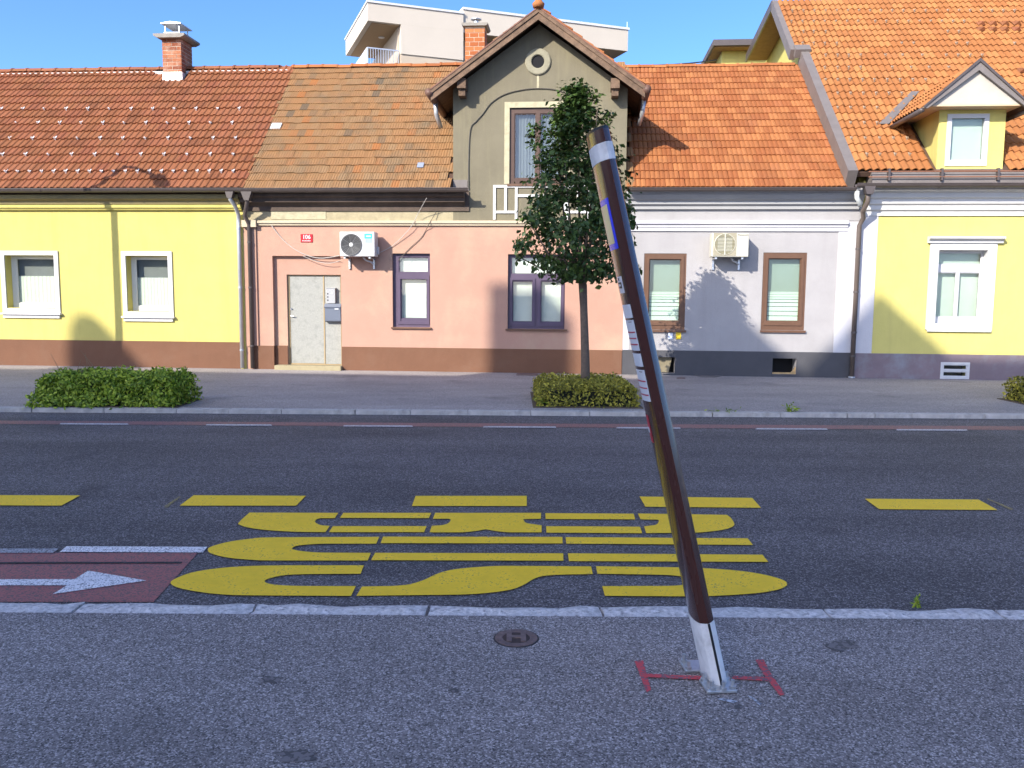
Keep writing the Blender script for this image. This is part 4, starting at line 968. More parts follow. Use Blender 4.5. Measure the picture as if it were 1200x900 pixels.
# vent tiles
vm = MB(); vm.add([(-.09, 0, .03), (.09, 0, .03), (.0, 0, .14), (-.09, .25, .02), (.09, .25, .02), (0, .25, .04)], [(0, 1, 2), (0, 2, 5, 3), (1, 4, 5, 2)])
vme = vm.mesh('vent_tile'); vme.materials.append(M_t1)
for x, y in [(1150 + k * 14, 32) for k in range(4)] + [(1150 + k * 14, 39) for k in range(4)] + [(1198, 88)]:
    p = WM[roof4.name].inverted() @ (FM @ roof_pt(x, y, NE4, ZE4, TAN4)); o = bpy.data.objects.new('vent_tile', vme)
    link(o, roof4, Matrix.Translation((p.x, p.y, .03)))
# verge, apron, flashing to the white roof
thf = math.atan(TAN4)
fl = MB().box(-.10, .10, -.05, T4_ * .64, -.35, .06, None).build('valley_flashing', M_gutgrey, roof4, WM[roof4.name])
tV = T4_
tJ = tV * .64
MB().box(-.34, -.20, tJ, tV, -.20, .07).box(-.20, .02, tJ, tV, -.10, -.02).build('verge', M_gutgrey, roof4, WM[roof4.name])
MB().box(-.24, .14, tJ - .12, tJ + .16, -.1, .12).build('verge_cap', M_gutgrey, roof4, WM[roof4.name])
# rear verge with wood soffit
M_soffit = mat('wood_soffit', (.26, .15, .07), .8, .2, 6)
sv = sR4 - .30
apx = (NR4, ZR4); rv = (10.4, fz(66, 866, 10.4))
MB().prism([apx, rv, (rv[0], rv[1] - .14), (apx[0], apx[1] - .14)], sv, sB34 + .0, 's').build('verge_soffit', M_soffit, h4)
MB().prism([(apx[0], apx[1] + .06), (rv[0], rv[1] + .06), (rv[0], rv[1] - .2), (apx[0], apx[1] - .2)], sv - .05, sv - .002, 's').build('verge', M_gutter, h4)
MB().prism([(3.0, 5.5), (11.5, 5.5), (11.5, rv[1] - .25), (10.4, rv[1] - .05), (NR4, ZR4 - .08), (3.0, ZE4 + 2.5)], sB34 + .02, sB34 + .24, 's').build('gable_wall', M_y4, h4)
MB().box(fs(836, 50, 10.6), sB34 + .3, 10.6, 14.5, fz(53, 850, 10.6), fz(46, 850, 10.6)).build('annex_roof', M_gutter, h4)
MB().box(fs(838, 50, 10.6), sB34 + .3, 10.7, 14.4, fz(53, 850, 10.6) - .03, fz(53, 850, 10.6) - .002).build('annex_soffit', M_soffit, h4)
MB().box(fs(846, 70, 11.2), sB34 + .28, 11.2, 14.0, 4.0, fz(53, 850, 10.6) - .032).build('annex_wall', M_y4, h4)
# eave apron and gutter
ga = sB34 + .05
MB().prism([(NE4 - .02, ZE4 - .02), (NE4 - .10, ZE4 - .12), (NE4 - .10, ZE4 - .26), (0.0, ZE4 - .26), (0.0, ZE4 - .02)], ga, S4, 's').build('eaves_apron', M_gutgrey, h4)
MB().tube([(fs(1018, 205, -.45), NE4 - .14, ZE4 - .02), (S4, NE4 - .14, ZE4 - .02)], .014, 6).tube([(fs(1018, 205, -.45), NE4 - .16, ZE4 - .13), (S4, NE4 - .16, ZE4 - .13)], .012, 6).build('snow_rail', mat('rust_rail', (.22, .10, .06), .6), h4)
for px__ in (1042, 1104, 1170, 1230):
    s_ = fs(px__, 205, -.45); MB().box(s_ - .02, s_ + .02, NE4 - .17, NE4 - .08, ZE4 - .2, ZE4 + .04).build('rail_bracket', M_gutter, h4)
gutter(h4, fs(1004, 216, -.5), S4, NE4 - .17, ZE4 - .27, .08, M_gutter)
# downpipes between houses 3 and 4
ps = fs(1000, 400, -.1); pt = Fp(1018, 226, NE4 - .15)
dp = MB(); dp.tube([(pt.x, NE4 - .15, ZE4 - .33), (pt.x, NE4 - .12, ZE4 - .62), (pt.x - .05, NE4 + .0, ZE4 - .80), (ps + .06, -.16, ZE4 - .93), (ps, -.11, ZE4 - 1.08), (ps, -.11, .09)], .05, 12)
d4 = dp.build('downpipe', mat('brown_pipe', (.115, .09, .075), .4, .12, 5), h4, smooth=True)
MB().prism([(pt.x - .11, ZE4 - .32), (pt.x + .11, ZE4 - .32), (pt.x + .06, ZE4 - .48), (pt.x - .06, ZE4 - .48)], NE4 - .24, NE4 - .06).build('hopper', M_gutter, d4)
for z_ in (.55, 1.05, 1.9, 2.8): MB().lathe((ps, -.11, z_), [(.05, -.02), (.058, -.02), (.058, .02), (.05, .02)], 14).build('pipe_clip', M_gutter, d4)
MB().lathe((ps, -.11, .08), [(.0, 0), (.07, 0), (.07, .03), (0, .04)], 14).build('pipe_shoe', M_zinc, d4)
p3x = Fp(1004, 229, NE - .08)
MB().tube([(p3x.x, NE - .09, ZE - .07), (p3x.x, NE - .09, ZE - .2), (p3x.x + .1, NE - .02, ZE - .32), (pt.x - .1, NE + .05, ZE - .34)], .05, 12).build('outlet_pipe', mat('pale_pipe', (.50, .52, .50), .5, .1), h3, smooth=True)

# dormer body
dm_ = MB()
dwin = FR(1108.5, 133.5, 1157.5, 194.5, ND)
dz1 = dze + .02
do = MB().plate(dsl, dsr, dfl - .12, dz1, [dwin], ND, ND + .2).build('dormer', M_y4, h4, bevel=0)
ncheek = NE4 + (dz1 - ZE4) / TAN4
for q0 in (dsl, dsr - .15): MB().prism([(ND + .2, dfl - .3), (ND + .2, dz1), (ncheek + .3, dz1), (ncheek + .3, dz1 - .3)], q0, q0 + .15, 's').build('dormer_cheek', M_y4, do)
MB().plate(dwin[0], dwin[1], dwin[2], dwin[3], [inset(dwin, .09, .09, .12, .085)], ND - .02, ND + .06).build('dormer_window', M_wplastic, do)
gi = inset(dwin, .08)
MB().box(gi[0], gi[1], ND + .03, ND + .036, gi[2], gi[3]).build('pane', M_glass, do)
MB().box(gi[0], gi[1], ND + .10, ND + .11, gi[2] - .01, gi[3] - .0).build('roller_blind', mat('pale_green_blind', (.5, .56, .5)), do)
MB().box(dsl, dsr, ND - .02, ND + .0 - .002, dfl - .14, dfl - .005).build('dormer_sill', M_conc, do)
nback = NE4 + (dap.z - ZE4) / TAN4 + .3
dwr = dwl
MB().prism([(dap.x - dwl + .12, dze + .03), (dap.x + dwr - .12, dze + .03), (dap.x, dap.z - .16)], NDB + .06, NDB + .12).build('dormer_gable', plaster('off_white_panel', (.66, .62, .54), stain=(.5, .46, .4), stain_amt=.4), do)
MB().box(dap.x - dwl + .05, dap.x + dwr - .05, NDB + .06, ncheek + .2, dze - .0, dze + .028).build('dormer_soffit', mat('tan_soffit', (.55, .42, .27), .8), do)
for sg in (-1, 1):
    se = dap.x + sg * dwl
    MB().prism([(dap.x, dap.z), (se, dze), (se, dze - .05), (se - sg * .05, dze - .05 + .0), (dap.x, dap.z - .20)], NDB - .02, NDB + .06).build('barge_board', M_gutgrey, do)
    MB().prism([(dap.x, dap.z + .03), (se + sg * .03, dze + .0), (se + sg * .03, dze - .04), (dap.x, dap.z - .04)], NDB - .05, NDB - .021).build('barge_cap', M_gutter, do)
    MB().prism([(dap.x, dap.z - .03), (se, dze - .03), (se, dze - .07), (dap.x, dap.z - .07)], NDB + .061, nback).build('dormer_roof', M_under, do)
    th = math.atan(dtan); t_ = Vector((-sg * math.cos(th), 0, math.sin(th))); h_ = Vector((sg * math.sin(th), 0, math.cos(th))); x_ = t_.cross(h_)
    Mg = Matrix((x_, t_, h_)).transposed().to_4x4(); Mg.translation = (se, (NDB + .04) if x_.y > 0 else nback, dze - .02)
    b = MB(); v_ = np.array(tm4[1]); Tg = math.hypot(dwl, dap.z - dze)
    for j in range(int(Tg / .295) + 1):
        for i in range(int((nback - NDB) / .30)):
            if j * .295 + .36 > Tg + .1: continue
            b.add([tuple(p) for p in v_ * np.array((1, .8, 1)) + np.array((i * .30, j * .295, 0))], tm4[2])
    o = b.build('tile_field', M_t4, do, FM @ Mg); o['kind'] = 'stuff'
    MB().tube([(se + sg * .05, NDB, dze - .08), (se + sg * .05, ncheek, dze - .10)], .05, 10).build('dormer_gutter', M_gutter, do, smooth=True)
    # valley strip on the main roof
    q0 = WM[roof4.name].inverted() @ (FM @ Vector((se + sg * .10, NE4 + (dze - ZE4) / TAN4, dze))); q1 = WM[roof4.name].inverted() @ (FM @ Vector((dap.x + sg * .05, nback - .3, dap.z)))
    MB().add([(q0.x - .0, q0.y - .12, .075), (q0.x + sg * .22, q0.y - .12, .075), (q1.x + sg * .18, q1.y, .075), (q1.x, q1.y, .075)], [(0, 1, 2, 3)]).build('valley_flashing', M_gutgrey, do, WM[roof4.name])

#SMALL
# ------------------------------------------------------------------ fittings on the facades
def ac_unit(label, rect, fan_px, fan_r, m_body, m_grille, round_grille):
    s0, s1, z0, z1 = rect; n0, n1 = -.44, -.12
    t = thing('air_conditioner', at_f((s0 + s1) / 2, -.28, z0), label, 'air conditioner')
    body = MB().box(s0, s1, n0, n1, z0, z1).build('casing', m_body, t, bevel=.015)
    fc = Fp(fan_px[0], fan_px[1], n0); r = fan_r * .0184
    g = MB().lathe((fc.x, n0, fc.z), [(r * 1.02, .0), (r * 1.02, -.012), (r * .97, -.016), (r * .94, -.002)], 36, 'n').build('fan_ring', m_grille, t)
    MB().lathe((fc.x, n0, fc.z), [(0, -.003), (r * .95, -.003)], 36, 'n').build('fan_opening', M_dark if round_grille else m_grille, t)
    gr = MB()
    if round_grille:
        for k in range(1, 9): gr.lathe((fc.x, n0, fc.z), [(r * k / 9 - .005, -.014), (r * k / 9 + .005, -.016), (r * k / 9 + .005, -.008), (r * k / 9 - .005, -.008)], 30, 'n')
        for k in range(8):
            a = k * math.pi / 4 + .2; gr.tube([(fc.x, n0 - .012, fc.z), (fc.x + r * .97 * math.cos(a), n0 - .012, fc.z + r * .97 * math.sin(a))], .004, 5)
        gr.build('grille', m_grille, t)
        MB().lathe((fc.x, n0, fc.z), [(0, -.028), (r * .17, -.026), (r * .2, -.012)], 20, 'n').build('hub', mat('pale_hub', (.55, .55, .52)), t)
    else:
        sq = r * 1.08
        MB().plate(fc.x - sq, fc.x + sq, fc.z - sq, fc.z + sq, [(fc.x - r * .7, fc.x + r * .7, fc.z - r * .7, fc.z + r * .7)], n0 - .006, n0 - .001).build('fan_panel', mat('beige_grille', (.30, .27, .19), .6), t)
        for k in range(15):
            z_ = fc.z - r * .93 + k * r * 1.86 / 14; hw = math.sqrt(max(r * r - (z_ - fc.z) ** 2, 0)) * .97
            gr.box(fc.x - hw, fc.x + hw, n0 - .016, n0 - .008, z_ - .004, z_ + .004)
        gr.build('grille', mat('olive_grille', (.20, .19, .10), .6), t)
        MB().box(fc.x - .012, fc.x + .012, n0 - .02, n0 - .017, fc.z - r, fc.z + r).build('grille_bar', m_grille, t)
    for sx in (s0 + .1, s1 - .12):
        MB().box(sx - .02, sx + .02, n0 + .02, 0, z0 - .045, z0 - .012).box(sx - .02, sx + .02, -.04, 0, z0 - .26, z0 - .045).build('bracket', M_steel, t)
        MB().box(sx - .025, sx + .025, n0 + .03, n0 + .09, z0 - .012, z0).box(sx - .025, sx + .025, n1 - .09, n1 - .03, z0 - .012, z0).build('foot', M_black, t)
    MB().box(s1 + .001, s1 + .035, n1 - .12, n1 - .02, z0 + .05, z0 + .22).build('valve_cover', m_body, t, bevel=.01)
    MB().tube([(s0 + .45, -.2, z0 - .01), (s0 + .5, -.15, z0 - .07), (s0 + .58, -.08, z0 - .10), (s0 + .64, -.01, z0 - .16)], .022, 8).build('pipe', M_wplastic, t, smooth=True)
    return t, n0
M_ivory = mat('ivory_casing', (.50, .48, .39), .45, .04)
acr = FR(398, 271.5, 439, 300.5, -.44)
ac1, n0 = ac_unit('white air conditioner with blue sticker mounted above the grey door', acr, (411.7, 286.8), 12.6, M_wplastic, mat('grey_grille', (.16, .16, .16), .5), True)
r_ = FR(427, 273.8, 436, 279.6, -.44); MB().box(r_[0], r_[1], n0 - .004, n0 - .0005, r_[2], r_[3]).build('sticker', mat('cyan_sticker', (.05, .50, .75), .4), ac1)
r_ = FR(428, 280.0, 436, 284.5, -.44); MB().box(r_[0], r_[1], n0 - .004, n0 - .0005, r_[2], r_[3]).build('sticker', mat('lilac_sticker', (.30, .36, .62), .4), ac1)
r_ = FR(429, 276.0, 434.5, 277.6, -.44); MB().box(r_[0], r_[1], n0 - .006, n0 - .0045, r_[2], r_[3]).build('print', M_wplastic, ac1)
r_ = FR(428, 287.8, 434.5, 288.4, -.44); MB().box(r_[0], r_[1], n0 - .003, n0 - .0005, r_[2], r_[3]).build('print', mat('grey_print', (.35, .33, .33)), ac1)
acr2 = FR(834, 273, 877.5, 301, -.44)
ac2, n0 = ac_unit('ivory air conditioner with square grille on the pale grey wall', acr2, (849.5, 286.3), 11.8, M_ivory, M_ivory, False)
tp = Fp(871, 275.4, -.44); text_mesh('Panasonic', .052, mat('dark_print', (.06, .06, .07)), wall_text_frame(tp.x, n0 - .002, tp.z), ac2, 'lettering')
tp = Fp(871, 279.8, -.44); text_mesh('Inverter', .036, mat('grey_print', (.35, .33, .33)), wall_text_frame(tp.x, n0 - .002, tp.z), ac2, 'lettering')
# number plate
r_ = FR(352.5, 274.3, 366.5, 284); np_ = thing('number_plate', at_f((r_[0] + r_[1]) / 2, -.01, r_[2]), 'small red enamel house number plate 106 on pink wall', 'sign')
M_redp = mat('red_enamel', (.50, .02, .03), .3, .03)
MB().box(r_[0], r_[1], -.016, -.001, r_[2], r_[3]).build('plate', M_redp, np_, bevel=.004)
cx, cz = (r_[0] + r_[1]) / 2, (r_[2] + r_[3]) / 2
text_mesh('106', .125, M_wplastic, wall_text_frame(cx, -.0175, cz + .022), np_, 'lettering', bold=.003)
bb = MB(); 
for k in range(9): bb.box(cx - .095 + k * .0215, cx - .095 + k * .0215 + .015, -.0185, -.0165, r_[2] + .022, r_[2] + .022 + (.020 if k % 3 else .026))
bb.build('print', M_wplastic, np_)
# intercom and letter box on the door's side panel
M_ic = mat('grey_metal_box', (.38, .38, .38), .45, .1, metal=.4)
r_ = FR(382.5, 338, 393, 355.5, .08); ic = thing('intercom', at_f((r_[0] + r_[1]) / 2, .1, r_[2]), 'small grey intercom box above the letter box', 'intercom')
MB().box(r_[0], r_[1], .06, .16, r_[2], r_[3]).build('casing', M_ic, ic, bevel=.006)
MB().box(r_[0] - .01, r_[1] + .01, .05, .16, r_[3], r_[3] + .012).build('rain_hood', M_ic, ic)
for k in range(3): MB().box(r_[0] + .025, r_[0] + .05, .052, .06, r_[2] + .06 + k * .07, r_[2] + .085 + k * .07).build('button', M_black, ic)
MB().lathe((r_[1] - .07, .06, r_[3] - .10), [(0, -.004), (.03, -.004), (.03, 0)], 14, 'n').build('speaker', M_steel, ic)
M_mb = mat('slate_blue_box', (.13, .15, .19), .45, .06)
r_ = FR(381, 356.5, 399.5, 377.5, .06); mbx = thing('letter_box', at_f((r_[0] + r_[1]) / 2, .1, r_[2]), 'dark slate metal letter box beside the grey door', 'letter box')
MB().prism([(.045, r_[2] + .03), (.03, r_[3] - .07), (.05, r_[3]), (.16, r_[3]), (.16, r_[2]), (.08, r_[2])], r_[0], r_[1], 's').build('box', M_mb, mbx, bevel=.006)
MB().prism([(.02, r_[3] - .085), (.015, r_[3] - .06), (.05, r_[3] + .012), (.16, r_[3] + .012), (.16, r_[3] + .001), (.05, r_[3] + .001), (.027, r_[3] - .065)], r_[0] - .008, r_[1] + .008, 's').build('lid', mat('slate_lid', (.10, .115, .15), .4), mbx)
MB().box(r_[1] - .13, r_[1] - .04, .018, .026, r_[3] - .12, r_[3] - .09).build('name_window', M_wplastic, mbx)
# cables on the pink wall
def cable(label, pts, r, m):
    P = [Fp(x, y, n) for x, y, n in pts]; q = []
    for i in range(len(P) - 1):
        a, b, c, d = P[max(i - 1, 0)], P[i], P[i + 1], P[min(i + 2, len(P) - 1)]
        for t in (0, .25, .5, .75): q.append(0.5 * ((2 * b) + (c - a) * t + (2 * a - 5 * b + 4 * c - d) * t * t + (-a + 3 * b - 3 * c + d) * t ** 3))
    q.append(P[-1]); o = MB().tube(q, r, 6).build('cable', m); return tag(o, label, 'cable')
cable('thin cable sagging from the pilaster to the white air conditioner', [(318, 264, -.05), (330, 279, -.02), (345, 292, -.02), (362, 300, -.02), (378, 302.5, -.02), (398, 299.5, -.08)], .008, M_cable)
cable('loose thin wire hanging below the white air conditioner', [(355, 300, -.02), (370, 306, -.02), (385, 308.5, -.02), (399, 305.5, -.05)], .006, M_cable)
cable('pale wire running from the air conditioner up to the eaves gutter', [(440, 298, -.10), (460, 288, -.03), (480, 268, -.10), (490, 250, -.15), (500, 232, -.40)], .007, M_cable)
cable('dark cable looping from the gable wall down to the purple transom window', [(466, 306, -.01), (480, 291, -.02), (493, 279, -.02), (499, 270, -.02), (503, 262, -.1), (512, 247, -.05)], .007, M_dcable)
cable('dark cable arching over the gable window on the olive wall', [(549, 222, -.03), (549, 190, -.02), (551, 152, -.02), (558, 142, -.02), (566, 133, -.02), (575, 121, -.02), (590, 111, -.02), (610, 105.5, -.02), (632, 103.5, -.02), (655, 106, -.02), (675, 115, -.02), (690, 128, -.02)], .012, M_dcable)
# notices on the white wall
r_ = FR(783, 390, 788.3, 397.5); o = MB().box(r_[0], r_[1], -.012, -.001, r_[2], r_[3]).build('notice', mat('blue_white_notice', (.62, .66, .74), .4, .5, 60)); tag(o, 'small white and blue notice under the brown window', 'notice')
r_ = FR(792, 389.5, 798, 397.5); o = MB().box(r_[0], r_[1], -.012, -.001, r_[2], r_[3]).build('notice', mat('yellow_notice', (.80, .55, .02), .4)); tag(o, 'small plain yellow notice plate beside the white one', 'notice')

# ------------------------------------------------------------------ modern block behind
mb = thing('apartment_block', Matrix.Translation((-7.45, 45, 0)) @ Matrix.Rotation(R(20), 4, 'Z'), 'modern cream flat-roofed apartment block rising behind the gable', 'building')
MBF = WM[mb.name]; MBI = MBF.inverted()
def mp(px, py, wv=0.0):
    d = MBI.to_3x3() @ ray(px, py); o = MBI @ CAM; t = (wv - o.y) / d.y; return o + d * t
M_cr = plaster('cream_render', (.76, .68, .57), scale=.4, var=.06, stain=(.8, .7, .58), stain_amt=.3, stain_scale=.3)
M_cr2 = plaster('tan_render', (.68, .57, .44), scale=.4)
M_sof = mat('brown_soffit', (.30, .21, .12), .85, .05)
zt = mp(434, 3).z; u1 = mp(543, 16).x; ub = mp(470, 60).x; zs_ = mp(440, 25).z; zr = mp(452, 56).z; zf = mp(452, 79).z
zmid_ = mp(500, 66).z
MB().box(ub, u1, 0, 9, zmid_, zs_ - .002).build('wall', M_cr, mb, MBF)
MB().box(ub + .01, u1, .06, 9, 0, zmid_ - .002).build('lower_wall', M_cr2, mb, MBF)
MB().box(0, u1, 0, 7.0, zs_, zt).build('roof_slab', M_cr, mb, MBF)
MB().box(.25, ub - .003, .25, 6.9, zs_ - .03, zs_ - .002).build('soffit', M_sof, mb, MBF)
MB().box(ub - .06, ub - .002, .4, 6.5, zf, zs_ - .032).build('balcony_side', M_cr2, mb, MBF)
MB().box(-.05, u1 + .0, -.06, 7.1, zt + .002, zt + .10).build('roof_coping', mat('pale_coping', (.55, .56, .58), .5), mb, MBF)
MB().box(0, ub - .07, .2, 6.9, zf - .6, zf - .15).build('balcony_floor', M_cr, mb, MBF)
MB().box(-1.6, ub - .07, 6.95, 8.5, 0, zf + .6).build('rear_wall', M_whp, mb, MBF)
rl = MB()
rl.box(.0, ub - .07, .18, .23, zr - .06, zr).box(.0, ub - .07, .18, .23, zf - .1, zf - .04)
rail = rl.build('railing', M_zinc, mb, MBF)
bars = MB()
for k in range(13):
    u_ = .03 + k * (ub - .12) / 12; bars.box(u_ - .014, u_ + .014, .19, .22, zf - .1, zr - .05)
bars.build('railing_bars', M_zinc, rail, MBF)
MB().box(-.03, .0, .18, 5.5, zf - .2, zr - .02).build('side_screen', mat('frosted_screen', (.62, .66, .72), .4), mb, MBF)
MB().lathe((ub * .7, 2.5, zs_ - .035), [(0, -.03), (.16, -.03), (.17, 0)], 18).build('ceiling_lamp', M_wplastic, mb, MBF)
zt2 = mp(560, 12.5).z; u2 = mp(737, 41).x; zb2 = mp(725, 58).z; u15 = mp(711, 57).x
MB().box(u1 + .002, u2, .1, 9, zb2, zt2).build('upper_wall', M_cr, mb, MBF)
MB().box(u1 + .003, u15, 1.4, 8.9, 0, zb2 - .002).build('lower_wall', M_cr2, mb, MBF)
MB().box(u1, u2 + .06, .04, 9.1, zt2 + .002, zt2 + .12).build('roof_coping', MATS['pale_coping'], mb, MBF)
MB().box(u1 + .01, u2 - .05, .15, 8.9, zb2 - .03, zb2 - .002).build('soffit', M_sof, mb, MBF)
MB().tube([(u2 - .05, .15, zt2 + .1), (u2 - .05, .15, zt2 + .45)], .02, 6).build('roof_post', M_steel, mb, MBF)
cable('overhead wire running behind the orange roof ridge', [(700, 78, 7.0), (790, 75.5, 7.5), (840, 70.5, 9.5)], .02, M_black)

# ------------------------------------------------------------------ bus stop pole
N0 = G(847, 808, ZN); N0.z = ZN
d_ = ray(706.5, 150); topN = CAM + d_ * ((N0.y + .04) / d_.y)
ax = (topN - N0); LP = ax.length; ax.normalize()
az = R(-5); yv = Vector((math.sin(az), math.cos(az), 0)); yv = (yv - ax * yv.dot(ax)).normalized(); xv = yv.cross(ax)
HL = .12; K = .80
PF = Matrix((xv, yv, ax)).transposed().to_4x4(); PF.translation = N0 + yv * HL
bp_ = thing('bus_stop_pole', Matrix.Translation((N0.x, N0.y + HL, ZN)), 'leaning glossy dark brown bus stop pole with timetables and white bands', 'bus stop pole')
left = [(0, -.2), (-.018, -.183), (-.036, -.157), (-.040, -.15), (-.046, -.125), (-.051, -.09), (-.0535, -.045), (-.0545, 0), (-.0535, .045), (-.051, .09), (-.046, .125), (-.040, .15), (-.020, .183), (0, .2)]
left = [(x * K, y * K * .75) for x, y in left]; right = [(-x, y) for x, y in left[1:-1]][::-1]
prof = left + right
def pole_t(py):
    lo_, hi_ = 0.0, LP
    for _ in range(40):
        m_ = (lo_ + hi_) / 2
        if proj(N0 + ax * m_)[1] > py: lo_ = m_
        else: hi_ = m_
    return lo_
m = bpy.data.materials.new('brown_gloss_paint'); m.use_nodes = True; b_ = m.node_tree.nodes['Principled BSDF']
b_.inputs['Base Color'].default_value = (.050, .016, .011, 1); b_.inputs['Roughness'].default_value = .22; b_.inputs['Coat Weight'].default_value = .5; b_.inputs['Coat Roughness'].default_value = .06; b_.inputs['Specular IOR Level'].default_value = .45
_n = m.node_tree.nodes.new('ShaderNodeTexNoise'); _n.inputs['Scale'].default_value = 7; _n.inputs['Detail'].default_value = 6
_mr = m.node_tree.nodes.new('ShaderNodeMapRange'); _mr.inputs[3].default_value = .14; _mr.inputs[4].default_value = .36; m.node_tree.links.new(_n.outputs[0], _mr.inputs[0]); m.node_tree.links.new(_mr.outputs[0], b_.inputs['Roughness'])
M_pole = m
shaft = MB().prism(prof, -.010, LP, 'z').build('shaft', M_pole, bp_, PF)
me = shaft.data
for p in me.polygons: p.use_smooth = True
md = shaft.modifiers.new('split', 'EDGE_SPLIT'); md.split_angle = R(16)
MB().prism([(x * .96, y * .96) for x, y in prof], LP + .001, LP + .012, 'z').build('cap', M_black, bp_, PF)
def chain(ya, yb, side=-1, off=.0012):
    pts = left if side < 0 else [(-x, y) for x, y in left]
    def at(y):
        for (x0, y0), (x1, y1) in zip(pts[:-1], pts[1:]):
            if y0 <= y <= y1: return (x0 + (x1 - x0) * (y - y0) / (y1 - y0 + 1e-9), y)
        return pts[-1]
    ya *= HL / .165; yb *= HL / .165
    q = [at(ya)] + [p for p in pts if ya < p[1] < yb] + [at(yb)]
    return [(x * (1 + off / .043), y - (off if y < -.088 else 0)) for x, y in q]
def patch(name, ya, yb, t0, t1, m, off=.0012, both=False, parent=None, shear=0.0):
    q = chain(ya, yb, -1, off)
    if both: q = chain(ya, yb, -1, off)[::-1] + chain(ya, yb, 1, off)[1:]
    b = MB(); n_ = len(q); b.add([(x, y, t0) for x, y in q] + [(x, y, t1) for x, y in q], [(i, i + 1, i + 1 + n_, i + n_) for i in range(n_ - 1)])
    o = b.build(name, m, parent or bp_, PF); sol = o.modifiers.new('thick', 'SOLIDIFY'); sol.thickness = .0006; sol.offset = 0
    return o
M_tape = mat('white_wrap', (.66, .65, .64), .8, .10, 14, spec=.15, stain=(.30, .28, .27), stain_amt=.45, stain_scale=9)
M_paper = mat('timetable_paper', (.60, .62, .66), .4, .04)
M_rl = mat('red_print', (.42, .05, .09), .5)
M_blk = mat('black_print', (.02, .02, .02), .5)
patch('white_band', -.164, .150, pole_t(186), pole_t(165.5), M_tape, .0014, True).__setitem__('label', 'white reflective band near the top of the pole')
patch('white_base_band', -.164, .150, .012, pole_t(731), M_tape, .0014, True).__setitem__('label', 'white wrapped foot of the pole')
patch('seam', -.1645, -.160, .0, pole_t(731), M_black, .003, True)
fr_ = patch('blue_sign', -.118, .075, pole_t(288), pole_t(228), mat('blue_sign', (.02, .04, .70), .25), .0014); fr_['label'] = 'blue framed route panel on the side of the pole'
patch('sign_field', -.092, .070, pole_t(281), pole_t(235), mat('cream_field', (.55, .50, .30), .25), .0030, parent=fr_)
st_ = patch('label_sticker', -.075, .03, pole_t(340), pole_t(320), M_paper, .0014)
for a_, b__, c_, d_2 in ((-.05, .015, .30, .42), (-.05, -.035, .30, .62), (-.05, .015, .55, .66), (-.02, .0, .75, .92)):
    t0, t1 = pole_t(340), pole_t(320); patch('print', a_, b__, t0 + (t1 - t0) * c_, t0 + (t1 - t0) * d_2, M_blk, .0030, parent=st_)
def sheet_(y0, y1, lines):
    o = patch('timetable', -.112, .065, pole_t(y1), pole_t(y0), M_paper, .0014)
    t0, t1 = pole_t(y1), pole_t(y0)
    for f_ in lines: patch('red_rule', -.105, .058, t0 + (t1 - t0) * f_, t0 + (t1 - t0) * f_ + .006, M_rl, .0032, parent=o)
    if lines:
        patch('heading', -.085, -.03, t0 + (t1 - t0) * .93, t0 + (t1 - t0) * .95, M_blk, .0032, parent=o)
    return o
sheet_(354, 370, []); sheet_(372.5, 409, [.18, .38, .58]); sheet_(412.5, 428, []); sheet_(432, 469.5, [.18, .40, .62])
rp_ = patch('red_poster', .0, .12, pole_t(521), pole_t(488), mat('red_poster', (.45, .02, .05), .35), .0014)
t0, t1 = pole_t(521), pole_t(488)
patch('print', .03, .09, t0 + (t1 - t0) * .35, t0 + (t1 - t0) * .55, M_paper, .0030, parent=rp_)
# base plates with anchor bolts
BF = Matrix.Rotation(az * -1, 4, 'Z'); BF.translation = (N0.x, N0.y, ZN)
def bplate(y0, y1, x0, x1, bolts):
    MB().box(x0, x1, y0, y1, .004, .016).build('base_plate', M_steel, bp_, BF, bevel=.002)
    for bx, by in bolts:
        b = MB(); b.lathe((bx, by, .016), [(0, .0), (.016, .0), (.016, .014), (0, .014)], 6); b.lathe((bx, by, .030), [(.009, 0), (.009, .026), (0, .028)], 10); b.build('anchor_bolt', M_steel, bp_, BF)
bplate(-.045, .075, -.085, .05, [(-.07, .055), (-.06, -.03), (.035, -.025), (.035, .055), (-.01, -.036)])
bplate(.165, .275, -.12, .035, [(-.103, .18), (-.103, .255), (.02, .18), (.02, .255)])
MB().box(-.055, -.045 + .07, .0, .25, .004, .012).build('base_rail', M_steel, bp_, BF)

# ------------------------------------------------------------------ covers
hp = G(605, 748, ZN); hc = thing('hydrant_cover', Matrix.Translation((hp.x, hp.y, ZN)), 'small round rusty iron cover marked H set in the pavement', 'cover')
I4 = Matrix.Identity(4); M_iron = mat('rusty_iron', (.19, .13, .115), .7, .3, 30, bump=.4, bscale=60, metal=.2)
HF = Matrix.Translation((hp.x, hp.y, ZN))
MB().lathe((0, 0, 0), [(.108, .001), (.108, .0045), (.074, .006), (.070, .002)], 36).build('rim', M_iron, hc, HF)
MB().lathe((0, 0, 0), [(.0, .003), (.069, .003)], 36).build('lid', mat('dark_iron', (.07, .045, .035), .8, .3, 30), hc, HF)
MB().lathe((0, 0, 0), [(.108, .0005), (.116, .0005), (.116, .0018), (.108, .0018)], 36).build('joint', M_black, hc, HF)
for k in range(20):
    a = 2 * math.pi * k / 20; MB().box(.078, .104, -.003, .003, .0045, .0075, Matrix.Rotation(a, 4, 'Z')).build('rib', M_iron, hc, HF)
text_mesh('H', .15, M_iron, HF @ Matrix.Translation((0, 0, .0062)), hc, 'lettering', extrude=.003, bold=.006)
